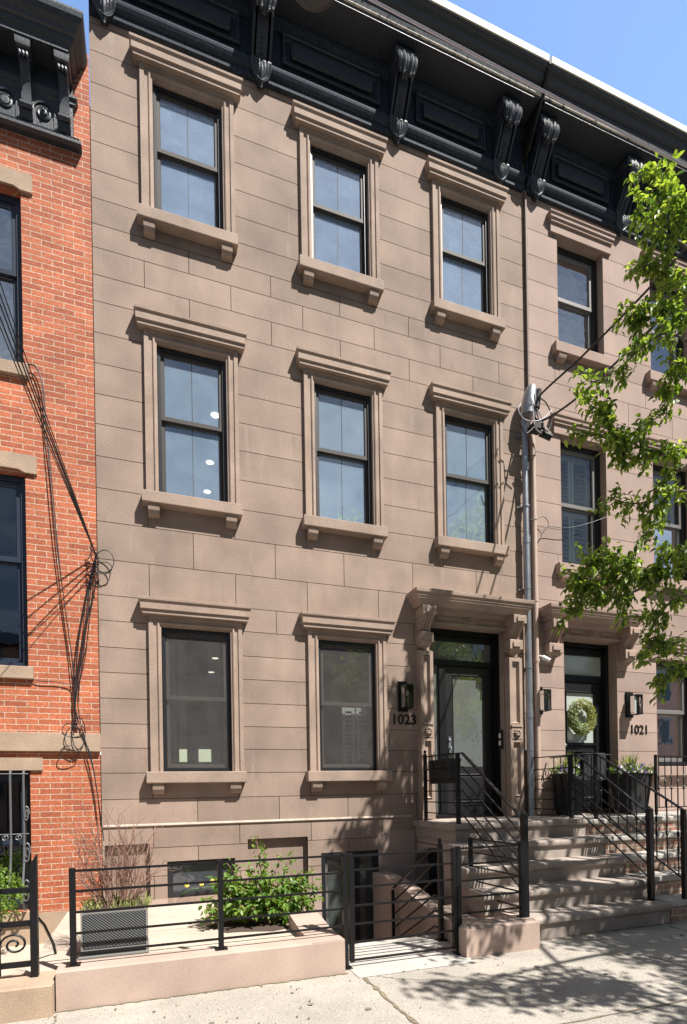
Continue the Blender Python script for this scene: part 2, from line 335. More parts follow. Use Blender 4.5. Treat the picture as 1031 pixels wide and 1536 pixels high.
def subtract(rects, holes):
    for hx0, hx1, hz0, hz1 in holes:
        out = []
        for (x0, x1, z0, z1, t) in rects:
            if hx0 >= x1 or hx1 <= x0 or hz0 >= z1 or hz1 <= z0: out.append((x0, x1, z0, z1, t)); continue
            if hz1 < z1: out.append((x0, x1, hz1, z1, t))
            if hz0 > z0: out.append((x0, x1, z0, hz0, t))
            a, b = max(z0, hz0), min(z1, hz1)
            if hx0 > x0: out.append((x0, hx0, a, b, t))
            if hx1 < x1: out.append((hx1, x1, a, b, t))
        rects = out
    return rects
def ashlar(parent, X0, X1, zs, holes, m, pier_rows, stag, g=.0034, depth=.008):
    w = MB(); blocks = []
    for i in range(len(zs) - 1):
        z0, z1 = zs[i], zs[i + 1]; xs = [X0]
        zc = (z0 + z1) / 2
        if any(a < zc < b for a, b in pier_rows):
            cuts = sorted({(h[0] + h[1]) / 2 for h in holes if h[2] < zc < h[3]})
            xs += cuts
        else: xs += [x for x in stag[i % 2] if X0 + .15 < x < X1 - .15]
        xs.append(X1)
        for a, b in zip(xs, xs[1:]):
            t = random.random(); blocks.append((a + (g if a > X0 else 0), b - (g if b < X1 else 0), z0 + g, z1 - g, t))
    for x0, x1, z0, z1, t in subtract(blocks, holes): w.add([(x0, 0, z0), (x1, 0, z0), (x1, 0, z1), (x0, 0, z1)], [(0, 1, 2, 3)], t)
    wall = w.build('wall', m, parent)
    j = MB()
    for x0, x1, z0, z1, t in subtract([(X0, X1, zs[0] - 2.2 if zs[0] < 1 else zs[0], zs[-1], 0)], holes): j.add([(x0, depth, z0), (x1, depth, z0), (x1, depth, z1), (x0, depth, z1)], [(0, 1, 2, 3)])
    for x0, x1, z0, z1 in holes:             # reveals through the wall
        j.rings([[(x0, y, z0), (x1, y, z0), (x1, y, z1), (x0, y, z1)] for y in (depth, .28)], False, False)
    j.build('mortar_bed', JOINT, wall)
    return wall
def rounded(y0, y1, z0, z1, r=.02, n=4):   # step / sill section with a bullnose at the front (y0 = front)
    p = [(y1, z0), (y1, z1)]
    for k in range(n + 1):
        a = math.pi / 2 + (math.pi / 2) * k / n; p.append((y0 + r + r * math.cos(a), z1 - r + r * math.sin(a)))
    for k in range(n + 1):
        a = math.pi + (math.pi / 2) * k / n; p.append((y0 + r + r * math.cos(a), z0 + r + r * math.sin(a)))
    return p

# ------------------------------------------------------------------ windows
def sash_window(parent, x0, x1, z0, z1, zm, y, fm, sm, gm, fw=.04, sw=.035, muntin=False, name='window', rail=.045):
    """outer frame with two sashes; the frame mesh is the part, everything else its sub-parts"""
    f = MB()
    f.surround(x0, x1, z0, z1, [(0, -y), (fw, -y), (fw, -y - .09), (0, -y - .09)], 4)
    f.surround(x0 + fw * .2, x1 - fw * .2, z0 + fw * .2, z1 - fw * .2, [(0, -y + .006), (fw * .4, -y + .006), (fw * .4, -y)], 4)
    fo = f.build(name, fm, parent)
    a, b, c, d = x0 + fw, x1 - fw, z0 + fw, z1 - fw
    up = MB().surround(a, b, zm - rail * .4, d, [(0, -y - .02), (sw, -y - .02), (sw + .006, -y - .03), (sw + .006, -y - .05)], 4)
    up.box(a, b, y + .018, y + .05, zm - rail * .5, zm + rail * .5)
    if muntin: up.box((a + b) / 2 - .0028, (a + b) / 2 + .0028, y + .034, y + .038, zm + rail * .5, d - sw)
    up.build('upper_sash', sm, fo)
    lo = MB().surround(a, b, c, zm + .01, [(0, -y - .05), (sw, -y - .05), (sw + .006, -y - .06), (sw + .006, -y - .085)], 4)
    if muntin: lo.box((a + b) / 2 - .0028, (a + b) / 2 + .0028, y + .066, y + .07, c + sw, zm)
    lo.build('lower_sash', sm, fo)
    MB().add([(a, y + .04, zm), (b, y + .04, zm), (b, y + .04, d), (a, y + .04, d)], [(0, 1, 2, 3)]).build('pane', gm, fo)
    MB().add([(a, y + .072, c), (b, y + .072, c), (b, y + .072, zm), (a, y + .072, zm)], [(0, 1, 2, 3)]).build('pane', gm, fo)
    return fo
def cell_shade(parent, x0, x1, z0, z1, y, pitch=.05, m=None):
    p = []; n = int((z1 - z0) / pitch); q = []
    for i in range(2 * n + 1):
        z = z1 - i * pitch / 2; q.append([(x0, y + (.012 if i % 2 else 0), z), (x1, y + (.012 if i % 2 else 0), z)])
    MB().rings(q, False, False, closed=False).build('pleated_shade', m or SHADE, parent)
def shutter(parent, x0, x1, z0, z1, y, m=None, n=None):
    s = MB(); w = (x1 - x0); n = n or int((z1 - z0 - .1) / .06)
    s.box(x0, x0 + .04, y, y + .03, z0, z1); s.box(x1 - .04, x1, y, y + .03, z0, z1); s.box(x0 + .04, x1 - .04, y, y + .03, z0, z0 + .05); s.box(x0 + .04, x1 - .04, y, y + .03, z1 - .05, z1)
    for i in range(n):
        z = z0 + .06 + (z1 - z0 - .12) * (i + .5) / n
        s.add([(x0 + .04, y - .015, z - .02), (x1 - .04, y - .015, z - .02), (x1 - .04, y + .035, z + .022), (x0 + .04, y + .035, z + .022)], [(0, 1, 2, 3)])
    return s.build('shutter', m or SHUT, parent)
def console(x0, x1, ztop, zbot, P, tp=.05):
    """simple S-curved console bracket"""
    s = MB(); H = ztop - zbot; g = x1 - x0
    s.box(x0, x1, -P, 0, ztop - H * .22, ztop, b=.008)
    s.box(x0 + g * .22, x1 - g * .22, -P - .02, -P, ztop - H * .18, ztop - H * .05, b=.006)
    pts = [(0, ztop - H * .2), (-P * .92, ztop - H * .22)]
    for k in range(9):
        t = k / 8; pts.append((-P * (.92 - .55 * math.sin(t * math.pi / 2)) , ztop - H * (.22 + .36 * t)))
    pts += [(-tp, ztop - H * .6), (0, ztop - H * .6)]
    s.run(x0 + g * .08, x1 - g * .08, pts)
    for k in range(3):
        xx = x0 + g * (.3 + .2 * k); s.tube([(xx, y - .008, z) for y, z in pts[2:-2]], .012, 6)
    s.box(x0, x1, -P * .62, 0, ztop - H * .84, ztop - H * .58, b=.01)
    s.box(x0 + g * .22, x1 - g * .22, -P * .62 - .02, -P * .62, ztop - H * .78, ztop - H * .64, b=.006)
    s.run(x0 + g * .1, x1 - g * .1, [(0, ztop - H * .84), (-P * .55, ztop - H * .84), (-P * .45, ztop - H * .9), (0, ztop - H * .9)])
    a, b = x0 + g * .22, x1 - g * .22; m_ = (a + b) / 2
    s.rund(-P * .4, -.0, [(a, ztop - H * .9), (b, ztop - H * .9), (m_, ztop - H)])
    return s
def acanthus(xc, w, ztop, ztip, P):
    """tall black cornice bracket: cap block, scroll body, leaf on the shoulder, roll and drop leaf"""
    s = MB(); H = ztop - ztip
    s.ledge(xc - w * .42, xc + w * .42, [(.0, ztop - .10), (.012, ztop - .09), (.012, ztop - .06), (.03, ztop - .035), (.03, ztop)], y0=-P + .03)
    def fy(t):                             # front profile, t=0 top .. 1 at the roll
        return -P * (.95 - .28 * t - .50 * t * t * (1.6 - .6 * t)) - .01
    zt = ztop - .10; zr = ztop - H * .66
    pts = [(0.0, zt)] + [(fy(k / 12), zt + (zr - zt) * k / 12) for k in range(13)] + [(0.0, zr)]
    s.run(xc - w * .24, xc + w * .24, pts)
    for sx in (-1, 1):                     # raised side borders and side scroll
        s.run(xc + sx * w * .38 - w * .05, xc + sx * w * .38 + w * .05, [(0.0, zt)] + [(y - .015, z) for y, z in pts[1:-1]] + [(0.0, zr)])
        s.lathe((xc + sx * w * .43 - .006, -P * .62, zt - .09), [(.05, 0), (.055, .004), (.03, .006), (.035, .012), (.012, .014)], 14, 'x')
    for j in range(-2, 3):                 # acanthus lobes: fan out below the cap, curl forward at the tips
        for q in (0, 1):
            f = []; rr = []
            for k in range(9):
                t = k / 8; tt = t * (.50 - .045 * abs(j)) * (1 if q == 0 else .6)
                f.append((xc + j * w * (.205 - .05 * t) + (q * .012 if j >= 0 else -q * .012), fy(tt) - .030 - .026 * math.sin(t * 3.1) - .06 * t ** 5 - .012 * (j % 2) + q * .012, zt - .01 + (zr - zt) * tt)); rr.append((.016 + .022 * math.sin(3.14 * min(1, t * .9 + .08))) * (1 if q == 0 else .8))
            s.tube(f, rr, 7)
    for k in range(5):                     # bead drops down the front
        t = .66 + k * .075; s.lathe((xc, fy(t) - .004, zt + (zr - zt) * t), [(.004, -.012), (.014, -.007), (.016, 0), (.014, .007), (.004, .012)], 8, 'z')
    ry = fy(1) - .01
    for dx, r in ((-.36, .030), (-.12, .026), (.12, .026), (.36, .030)):
        s.lathe((xc + dx * w - w * .10, ry - .004, zr - .02), [(r * .7, 0), (r, .01), (r, w * .2 - .01), (r * .7, w * .2)], 12, 'x')
    s.run(xc - w * .36, xc + w * .36, [(0.0, zr), (ry - .01, zr - .01), (ry * .9, zr - .05), (0.0, zr - .06)])
    for j in range(-3, 4):                 # drop leaf
        f = []; rr = []
        for k in range(9):
            t = k / 8; f.append((xc + j * w * .135 * (1 - t ** 1.6) ** .7, ry * (1 - .25 * t) - .016 - .018 * math.sin(5 * t + .6 * abs(j)), zr - .04 - (zr - .04 - ztip) * t * (1 - .07 * abs(j)))); rr.append(.012 + .014 * math.sin(3.14 * min(1, t * .85 + .12)))
        s.tube(f, rr, 6)
    s.rund(ry * .6, 0, [(xc - w * .3, zr - .04), (xc + w * .3, zr - .04), (xc + w * .12, ztip + .05), (xc - w * .12, ztip + .05)])
    return s

def cornice(parent, X0, X1, brs, end_l=True):
    c = MB()                                # frieze board + bead
    c.box(X0, X1, -.04, 0, 9.98, 10.64)
    zz = [(.045, 9.84), (.052, 9.845), (.052, 9.90), (.045, 9.91), (.06, 9.915), (.085, 9.935), (.10, 9.965), (.105, 9.99), (.10, 10.01), (.08, 10.035), (.05, 10.055)]
    c.run(X0, X1, [(0, 9.84)] + [(-d, z) for d, z in zz] + [(0, 10.06)])
    c.run(X0, X1, [(-.04, 10.50), (-.06, 10.50), (-.07, 10.53), (-.10, 10.56), (-.11, 10.60), (-.11, 10.64), (-.04, 10.64)])
    co = c.build('cornice', BLACKS, parent)
    s = MB().box(X0 + .02, X1 - .02, -.43, -.0, 10.64, 10.70); s.build('soffit', BLACKP, co)
    k = MB(); pr = [(-.44, 10.76), (-.455, 10.79), (-.46, 10.82), (-.50, 10.83), (-.505, 10.85), (-.52, 10.88), (-.55, 10.905), (-.575, 10.92), (-.585, 10.94), (-.585, 10.955)]
    k.run(X0, X1, [(0, 10.70), (-.43, 10.70)] + pr + [(0, 10.955)]); k.build('crown_moulding', BLACKP, co)
    MB().run(X0 - .002, X1 + .002, [(-.42, 10.685), (-.452, 10.685), (-.456, 10.75), (-.42, 10.75)]).build('fascia_strip', CREAM, co)
    MB().run(X0 - .004, X1 + .004, [(-.30, 10.957), (-.60, 10.957), (-.604, 11.035), (-.59, 11.05), (-.30, 11.06)]).build('gutter_edge', WHITEG, co)
    for x in brs: acanthus(x, .27, 10.60, 9.74, .345).build('bracket', BLACKP, co, True)
    for a, b in zip(brs, brs[1:]):
        x0, x1 = a + .26, b - .24
        if x1 - x0 < .3 or x0 < X0 or x1 > X1: continue
        p = MB()
        p.surround(x0, x1, 10.13, 10.50, [(0, .04), (0, .075), (.012, .085), (.028, .078), (.032, .055), (.05, .052), (.058, .042)], 4)
        p.box(x0 + .11, x1 - .11, -.09, -.04, 10.235, 10.415, b=.022)
        p.build('frieze_panel', BLACKP, co)
    return co

def door_hood(parent, x0, x1, m, br, ox0, ox1):
    """x0,x1 = overall ends at the wall; br = bracket x ranges"""
    P = .30; a, b = x0 + .26, x1 - .26
    prof = [(.17, 3.775), (.19, 3.78), (.20, 3.80), (.215, 3.83), (.24, 3.85), (.245, 3.87), (.255, 3.88), (.255, 3.905), (.275, 3.92), (.28, 3.955), (.28, 3.965), (.0, 4.02)]
    h = MB().ledge(a, b, prof, y0=-.02); ho = h.build('door_hood', m, parent)
    MB().run(ox0 - .02, ox1 + .02, [(0, 3.60), (-.055, 3.60), (-.055, 3.635), (-.03, 3.645), (-.03, 3.73), (-.05, 3.74), (-.07, 3.76), (-.09, 3.775), (0, 3.775)]).build('lintel', m, ho)
    xm = (ox0 + ox1) / 2
    r = MB()
    for x in (ox0 + .10, xm + .16):
        r.surround(x, x + (xm - .16 - ox0 - .10), 3.655, 3.72, [(0, .03), (0, .038), (.008, .038), (.012, .031)], 4)
    r.build('lintel_panel', m, ho)
    MB().lathe((xm, -.03, 3.69), [(.085, 0), (.085, .012), (.07, .016), (.06, .01), (.048, .01), (.04, .022), (.028, .022), (.022, .006), (.001, .006)], 24, 'y').build('rosette', m, ho, True)
    for p, q in br: console(p, q, 3.775, 3.24, .24).build('bracket', m, ho)
    return ho

# ================================================================== BROWNSTONE HOUSE (middle)
BX0, BX1 = -.525, 5.080
H1 = thing('brownstone_house', (2.28, 0, 0), 'tall brown stone row house in the middle with moulded window surrounds and number 1023', 'house')
rows = [(7.86, 9.395, 8.70), (4.75, 6.458, 5.67), (1.68, 3.30, 2.52)]
cols = [(.11, .875), (1.93, 2.70), (3.735, 4.51)]
holes = [(c[0], c[1], r[0], r[1]) for r in rows for c in cols if not (r is rows[2] and c is cols[2])]
DO = (3.46, 4.62, 1.04, 3.60)
holes.append(DO)
recess = [(-.50, -.045, .30, .885), (1.035, 1.765, .25, .885)]
BW = (.135, .885, .265, .675); BD = (1.93, 2.69, -.95, .675)
holes += [BW, BD]
zs = [.20, .52, .835, 1.085, 1.38, 1.666, 1.939, 2.205, 2.478, 2.758, 3.031, 3.319, 3.593, 3.98, 4.388, 4.746, 5.091, 5.437, 5.762, 6.094, 6.426, 6.766, 7.05, 7.345, 7.60, 7.88, 8.184, 8.496, 8.815, 9.127, 9.476, 9.77, 10.1, 10.6, 11.0]
stagA = [-.004, .945, 1.81, 2.75, 3.70, 4.62]; stagB = [.475, 1.42, 2.29, 3.24, 4.2]
# keep stagger parity so that the course above 3.593 starts at -.004
par = zs.index(3.593) % 2
stag = (stagA, stagB) if par == 0 else (stagB, stagA)
ashlar(H1, BX0, BX1, zs, holes + recess, STONE, [(1.67, 3.33), (4.72, 6.5), (7.85, 9.5)], stag)
for x0, x1, z0, z1 in recess: MB().add([(x0, .07, z0), (x1, .07, z0), (x1, .07, z1), (x0, .07, z1)], [(0, 1, 2, 3)]).build('blind_recess', STONE, H1)
MB().run(BX0 + .003, 3.16, [(0, 1.078), (-.014, 1.078), (-.017, 1.086), (-.010, 1.098), (0, 1.106)]).build('water_table', mat('pale_cap', (.40, .32, .265), .9, var=.2, vscale=9), H1)
bx('base_course', STUCCO, H1, BX0, BW[0] - .0, -.012, -.001, .20, .262)
bx('roof', BLACKM, H1, BX0, BX1, .3, 9, 10.95, 11.0)
bx('basement_wall', STUCCO, H1, 1.45, BD[0] - .002, -.006, .006, -1.0, .20)
bx('basement_wall', STUCCO, H1, BD[1] + .002, 3.2, -.006, .006, -1.0, .9)
ARCH = [(0, -.001), (0, .045), (.045, .045), (.05, .030), (.085, .030), (.09, .042), (.10, .048), (.112, .042), (.118, .028), (.132, .024), (.132, -.05)]
def dressed_window(H, c, r, gm, shade=None, trim=STONET, mun=True):
    x0, x1 = c; z0, z1, zm = r
    w = sash_window(H, x0 + .003, x1 - .003, z0 + .002, z1 - .003, zm, .03, FRAME, SASH, gm, muntin=mun)
    MB().surround(x0 - .13, x1 + .13, z0, z1 + .13, ARCH, 3).build('architrave', trim, w)
    zb = z1 + .108; pr = [(.03, zb), (.094, zb + .002), (.095, zb + .044), (.112, zb + .049), (.113, zb + .122), (.129, zb + .142), (.131, zb + .168), (.127, zb + .171), (.0, zb + .188)]
    MB().ledge(x0 - .13 + .03, x1 + .13 - .03, pr).build('hood', trim, w)
    s = MB(); a, b = x0 - .175, x1 + .145
    s.rings([[(x, y, z) for x in (a,) for y, z in rounded(-.12, .03, z0 - .13, z0 - .003, .008, 2)], [(x, y, z) for x in (b,) for y, z in rounded(-.12, .03, z0 - .13, z0 - .003, .008, 2)]])
    s.build('sill', trim, w)
    for p in (a + .06, b - .06 - .12):
        MB().run(p, p + .12, [(0, z0 - .13), (-.095, z0 - .13), (-.098, z0 - .16), (-.09, z0 - .20), (-.07, z0 - .235), (-.04, z0 - .25), (0, z0 - .25)]).build('sill_bracket', trim, w)
    return w
for ri, r in enumerate(rows):
    for ci, c in enumerate(cols):
        if ri == 2 and ci == 2: continue
        gm = (GL_UP, GL_MID, GL_LO)[ri]
        w = dressed_window(H1, c, r, gm, mun=ri < 2)
        if ri == 0: cell_shade(w, c[0] + .03, c[1] - .03, r[0] + .05, r[1] - .05, .14, .075)
        for q0, q1, sy in (((r[2] + .02, r[1] - .07, .067), (r[0] + .07, r[2] - .02, .097)) if ri < 2 else ((r[0] + .03, r[1] - .03, .036),)):
            MB().add([(c[0] + .05, sy, q0), (c[1] - .05, sy, q0), (c[1] - .05, sy, q1), (c[0] + .05, sy, q1)], [(0, 1, 2, 3)]).build('insect_screen', (SCREENU_SKY, SCREENM_SKY, SCREEN)[ri], w)
        if ri == 1:
            MB().run(c[0] + .02, c[1] - .02, [(.20, r[0] + .03), (.205, r[0] + .03), (.205, r[1] - .05), (.20, r[1] - .05)]).build('roller_shade', mat('grey_shade', (.30, .33, .35), .9), w) if ci else None
        if ri == 2 and ci == 1:
            shutter(w, c[0] + .36, c[0] + .53, r[0] + .06, r[2] - .02, .16); shutter(w, c[0] + .55, c[1] - .05, r[0] + .06, r[2] - .02, .16)
# interiors
def room(H, x0, x1, z0, z1, y1=3.6, m=INT, y0=.285):
    s = MB(); s.add([(x0, y0, z0), (x1, y0, z0), (x1, y1, z0), (x0, y1, z0), (x0, y0, z1), (x1, y0, z1), (x1, y1, z1), (x0, y1, z1)],
                    [(0, 1, 2, 3), (4, 7, 6, 5), (1, 2, 6, 5), (2, 3, 7, 6), (3, 0, 4, 7)])
    return s.build('room', m, H)
room(H1, BX0 + .1, BX1 - .1, 7.2, 10.3); rm2 = room(H1, BX0 + .1, BX1 - .1, 4.1, 6.75, 4.6); rm3 = room(H1, BX0 + .1, 3.0, 1.1, 3.75, 5.2)
hall = room(H1, 3.05, BX1 - .1, 1.04, 3.75, 3, INTL); room(H1, BX0 + .1, 3.0, -1, .95, 3)
LIT = emis('ceiling_downlight', (1, .95, .85), 3)
for p in ((.906, 1.4, 6.745), (.943, 2.55, 6.745), (.982, 3.44, 6.745)): MB().lathe(p, [(.062, -.004), (.062, 0)], 20).build('downlight', LIT, rm2)
for p in ((1.042, 3.16, 3.745), (1.086, 4.29, 3.745)): MB().lathe(p, [(.055, -.004), (.055, 0)], 20).build('downlight', emis('dim_downlight', (1, .85, .7), 1.2), rm3)
for u0, u1 in ((269, 281), (298, 317)):
    a, b = ray_at(u0, 1124, 5.1), ray_at(u1, 1143, 5.1); MB().box(a.x, b.x, 5.1, 5.11, b.z, a.z).build('rear_window', emis('rear_daylight', (.85, .9, .62), .7), rm3)
cornice(H1, BX0 + .004, 5.045, [-.37, 1.33, 3.10, 4.65])
# basement openings
f = MB().surround(BW[0], BW[1], BW[2], BW[3], [(0, -.03), (.05, -.03), (.06, -.06), (.06, -.10)], 4).build('basement_window', FRAME, H1)
MB().add([(BW[0], .08, BW[2]), (BW[1], .08, BW[2]), (BW[1], .08, BW[3]), (BW[0], .08, BW[3])], [(0, 1, 2, 3)]).build('pane', frosted('slate_pane', (.03, .036, .048), .05), f)
d = MB().surround(BD[0], BD[1], BD[2], BD[3], [(0, .0), (.05, .0), (.06, -.04), (.06, -.12)], 3)
d.box(BD[0] + .46, BD[0] + .51, .02, .10, BD[2], BD[3] - .05); do = d.build('basement_door', FRAME, H1)
MB().box(BD[0] + .06, BD[1] - .06, .115, .12, BD[2], BD[3] - .06).build('pane', frosted('dim_green_pane', (.07, .085, .078), .12), do)
MB().surround(BD[0] + .055, BD[0] + .455, BD[2] + .05, BD[3] - .06, [(0, -.05), (.04, -.05), (.05, -.08), (.05, -.11)], 4).build('screen_frame', SASHG, do)
# entrance
E = MB().surround(DO[0], DO[1], DO[2], DO[3], [(0, -.10), (.03, -.10), (.035, -.13), (.06, -.13), (.065, -.17), (.075, -.17), (.08, -.26)], 3)
E.box(DO[0] + .07, DO[1] - .07, .16, .26, 3.13, 3.20); E.box(DO[0] + .07, DO[1] - .07, .18, .26, 3.46, 3.55)
E.box(3.70, 3.80, .17, .26, 1.08, 3.13); E.box(DO[0], DO[1], .06, .28, 1.04, 1.085)
ent = E.build('door_frame', BLACK, H1)
bx('transom_pane', frosted('dim_transom_pane', (.10, .11, .10), .12), ent, 3.53, 4.55, .20, .205, 3.20, 3.46)
bx('sidelight_pane', GL_FR, ent, 3.53, 3.70, .21, .215, 1.09, 3.13)
D = MB(); dx0, dx1 = 3.805, 4.545
D.surround(dx0, dx1, 1.09, 3.125, [(0, -.20), (.11, -.20), (.118, -.19), (.13, -.215), (.13, -.235)], 4)
D.box(dx0 + .01, dx1 - .01, .212, .245, 1.10, 1.74)
D.surround(dx0 + .11, dx1 - .11, 1.24, 1.64, [(0, -.212), (.012, -.195), (.024, -.212)], 4); D.box(dx0 + .15, dx1 - .15, .203, .22, 1.28, 1.60, b=.006)
door = D.build('door', mat('black_door_paint', (.016, .016, .017), .35), H1)
bx('pane', GL_FR, door, dx0 + .12, dx1 - .12, .222, .228, 1.74, 3.01)
hd = MB(); hd.box(dx0 + .035, dx0 + .075, .185, .20, 1.93, 2.15); hd.tube([(dx0 + .055, .20, 2.0), (dx0 + .055, .15, 2.0), (dx0 + .055, .15, 1.99), (dx0 + .055, .15, 1.94)], .009); hd.lathe((dx0 + .055, .19, 2.10), [(.02, 0), (.02, .012), (.012, .015)], 12, 'y')
hd.build('door_handle', GALV, door, True)
ic = MB().box(4.585, 4.615, .03, .10, 1.98, 2.24, b=.004).build('intercom', BLACKM, H1)
for z in (2.03, 2.13): bx('intercom_button', WHITE, ic, 4.578, 4.586, .045, .085, z, z + .065)
for px0, px1 in ((3.27, 3.455), (4.63, 4.835)):
    p = MB(); p.box(px0, px1, -.075, 0, 1.045, 3.24)
    g = .045
    p.box(px0, px0 + g, -.115, -.075, 1.30, 3.22); p.box(px1 - g, px1, -.115, -.075, 1.30, 3.22)
    for z0, z1 in ((1.05, 1.30), (2.06, 2.10), (2.27, 2.31), (3.17, 3.22)): p.box(px0 + g * (0 if z0 < 1.2 else 1), px1 - g * (0 if z0 < 1.2 else 1), -.115, -.075, z0, z1)
    p.surround(px0 + g, px1 - g, 1.32, 2.05, [(0, .112), (.014, .09), (.024, .078)], 4); p.surround(px0 + g, px1 - g, 2.32, 3.16, [(0, .112), (.014, .09), (.024, .078)], 4)
    po = p.build('pilaster', STONET, H1)
    c = MB(); cx, cz = (px0 + px1) / 2, 2.185
    c.box(px0 + .012, px1 - .012, -.135, -.115, 2.27, 2.30)
    c.box(px0 + .02, px1 - .02, -.122, -.075, 2.105, 2.265)
    for k in range(8):
        a = k * math.pi / 4; c.tube([(cx, -.125, cz), (cx + .035 * math.cos(a), -.145, cz + .035 * math.sin(a)), (cx + .062 * math.cos(a), -.125, cz + .062 * math.sin(a))], [.006, .015, .004], 6)
    c.lathe((cx, -.122, cz), [(.02, 0), (.018, .02), (.006, .028)], 10, 'y')
    c.build('carved_block', STONET, po, True)
door_hood(H1, 3.16, 4.905, STONET, [(3.26, 3.45), (4.625, 4.83)], *DO[:2])
def numerals(txt, x, z, h, label_parent, m=BLACK):
    cu = bpy.data.curves.new('numerals', 'FONT'); cu.body = txt; cu.size = h * 1.42; cu.extrude = .004; cu.offset = .002; cu.resolution_u = 4
    t = bpy.data.objects.new('tmp_text', cu); COL.objects.link(t)
    bpy.context.view_layer.update(); me = bpy.data.meshes.new_from_object(t.evaluated_get(bpy.context.evaluated_depsgraph_get()))
    bpy.data.objects.remove(t)
    me.materials.clear(); me.materials.append(m)
    o = bpy.data.objects.new('house_number', me); COL.objects.link(o); o.parent = label_parent
    o.rotation_euler = (math.pi / 2, 0, 0); o.location = Vector((x, -.007, z)) - ORG[label_parent.name]; ORG[o.name] = ORG[label_parent.name]
    return o
numerals('1023', 2.895, 2.28, .128, H1)

# ================================================================== ROSE HOUSE (right)
RX0, RX1 = 5.090, 11.2
H2 = thing('brownstone_house', (8.1, 0, 0), 'pinkish stone row house on the right with plain window openings and number 1021', 'house')
rr = [(7.82, 9.43, 8.67), (4.65, 6.53, 5.62), (1.73, 3.40, 2.60)]
cc = [(5.65, 6.50), (7.42, 8.27), (9.2, 10.05)]
DO2 = (5.65, 6.64, 1.04, 3.60)
holes2 = [(c[0], c[1], r[0], r[1]) for r in rr for c in cc if not (r is rr[2] and c is cc[0])] + [DO2]
zs2 = [-.2, .3, .65, 1.04, 1.38, 1.67, 1.96, 2.25, 2.55, 2.86, 3.17, 3.45, 3.78, 4.12, 4.45, 4.80, 5.16, 5.52, 5.88, 6.22, 6.56, 6.92, 7.28, 7.62, 7.95, 8.3, 8.66, 9.02, 9.38, 9.75, 10.1, 10.6, 11.0]
ashlar(H2, RX0, RX1, zs2, holes2, STONE2, [(1.7, 3.42), (4.8, 6.55), (7.95, 9.4)], ([5.58, 6.55, 7.3, 8.3, 9.2], [5.95, 6.95, 7.85, 8.8]))
bx('roof', BLACKM, H2, RX0, RX1, .3, 9, 10.95, 11.0)
room(H2, RX0 + .1, RX1 - .1, 7.2, 10.3, m=INT); room(H2, RX0 + .1, RX1 - .1, 4.1, 6.9); room(H2, 7.0, RX1 - .1, 1.1, 3.75); room(H2, RX0 + .1, 6.95, 1.04, 3.75, 2, INTL)
for ri, r in enumerate(rr):
    for ci, c in enumerate(cc):
        if ri == 2 and ci == 0: continue
        x0, x1 = c; z0, z1, zm = r
        w = sash_window(H2, x0 + .003, x1 - .003, z0 + .002, z1 - .003, zm, .12, FRAME, SASHG, (GL_UP, GL_H2, GL_LO)[ri], fw=.075, sw=.05)
        MB().surround(x0, x1, z0, z1, [(.0, .001), (.004, .001), (.004, -.125), (.015, -.125)], 3).build('reveal', STONE2T, w)
        zb = z1 + .14; l = MB()
        l.ledge(x0 - .13 + .05, x1 + .13 - .05, [(.03, zb - .01), (.058, zb - .009), (.059, zb + .03), (.076, zb + .036), (.077, zb + .08), (.092, zb + .092), (.094, zb + .112), (0, zb + .128)])
        l.box(x0 - .13, x1 + .13, -.035, 0, z1 + .002, zb); l.build('lintel', STONE2T, w)
        MB().run(x0 - .12, x1 + .12, rounded(-.10, .12, z0 - .15, z0 - .003, .008, 2)).build('sill', STONE2T, w)
        for p in (x0 - .06, x1 - .06):
            MB().run(p, p + .13, [(0, z0 - .15), (-.085, z0 - .15), (-.085, z0 - .18), (-.075, z0 - .21), (-.05, z0 - .235), (-.02, z0 - .245), (0, z0 - .245)]).build('sill_bracket', STONE2T, w)
        if ri == 0: cell_shade(w, x0 + .03, x1 - .03, z0 + .3, z1 - .05, .30, .07)
        if ri == 1:
            for k in range(2):
                a = x0 + .09 + k * .34; shutter(w, a, a + .32, z0 + .06, zm - .03, .26); shutter(w, a, a + .32, zm + .03, z1 - .1, .26)
        if ri == 2: MB().box(x0 + .05, x1 - .05, .27, .275, 2.35, z1).build('roller_shade', mat('green_grey_shade', (.22, .25, .22), .9), w)
MB().run(5.052, 5.086, [(0, 10.25), (-.16, 10.30), (-.40, 10.60), (-.60, 10.93), (-.60, 10.975), (0, 10.975)]).build('cornice_end_board', BLACKM, H2)
cornice(H2, RX0 + .01, RX1, [5.26, 6.80, 8.4, 10.0])
E2 = MB().surround(DO2[0], DO2[1], DO2[2], DO2[3], [(0, -.16), (.03, -.16), (.04, -.18), (.06, -.18), (.065, -.21), (.075, -.21), (.08, -.28)], 3)
E2.box(DO2[0] + .07, DO2[1] - .07, .21, .28, 3.02, 3.12); E2.box(DO2[0] + .07, DO2[1] - .07, .21, .28, 3.42, 3.54); E2.box(DO2[0], DO2[1], .1, .28, 1.04, 1.10)
ent2 = E2.build('door_frame', BLACK, H2)
MB().surround(DO2[0], DO2[1], DO2[2], DO2[3], [(.0, .001), (.004, .001), (.004, -.165), (.01, -.165)], 3).build('door_reveal', STONE2T, H2)
MB().surround(DO[0], DO[1], DO[2], DO[3], [(.0, .001), (.004, .001), (.004, -.105), (.01, -.105)], 3).build('door_reveal', STONET, H1)
bx('transom_pane', GL_FW, ent2, 5.73, 6.56, .24, .245, 3.12, 3.42)
D2 = MB(); D2.surround(5.73, 6.56, 1.10, 3.01, [(0, -.22), (.13, -.22), (.14, -.205), (.155, -.235), (.155, -.25)], 4)
D2.box(5.74, 6.55, .235, .26, 1.11, 2.08); D2.box(5.84, 6.45, .215, .24, 2.06, 2.10)
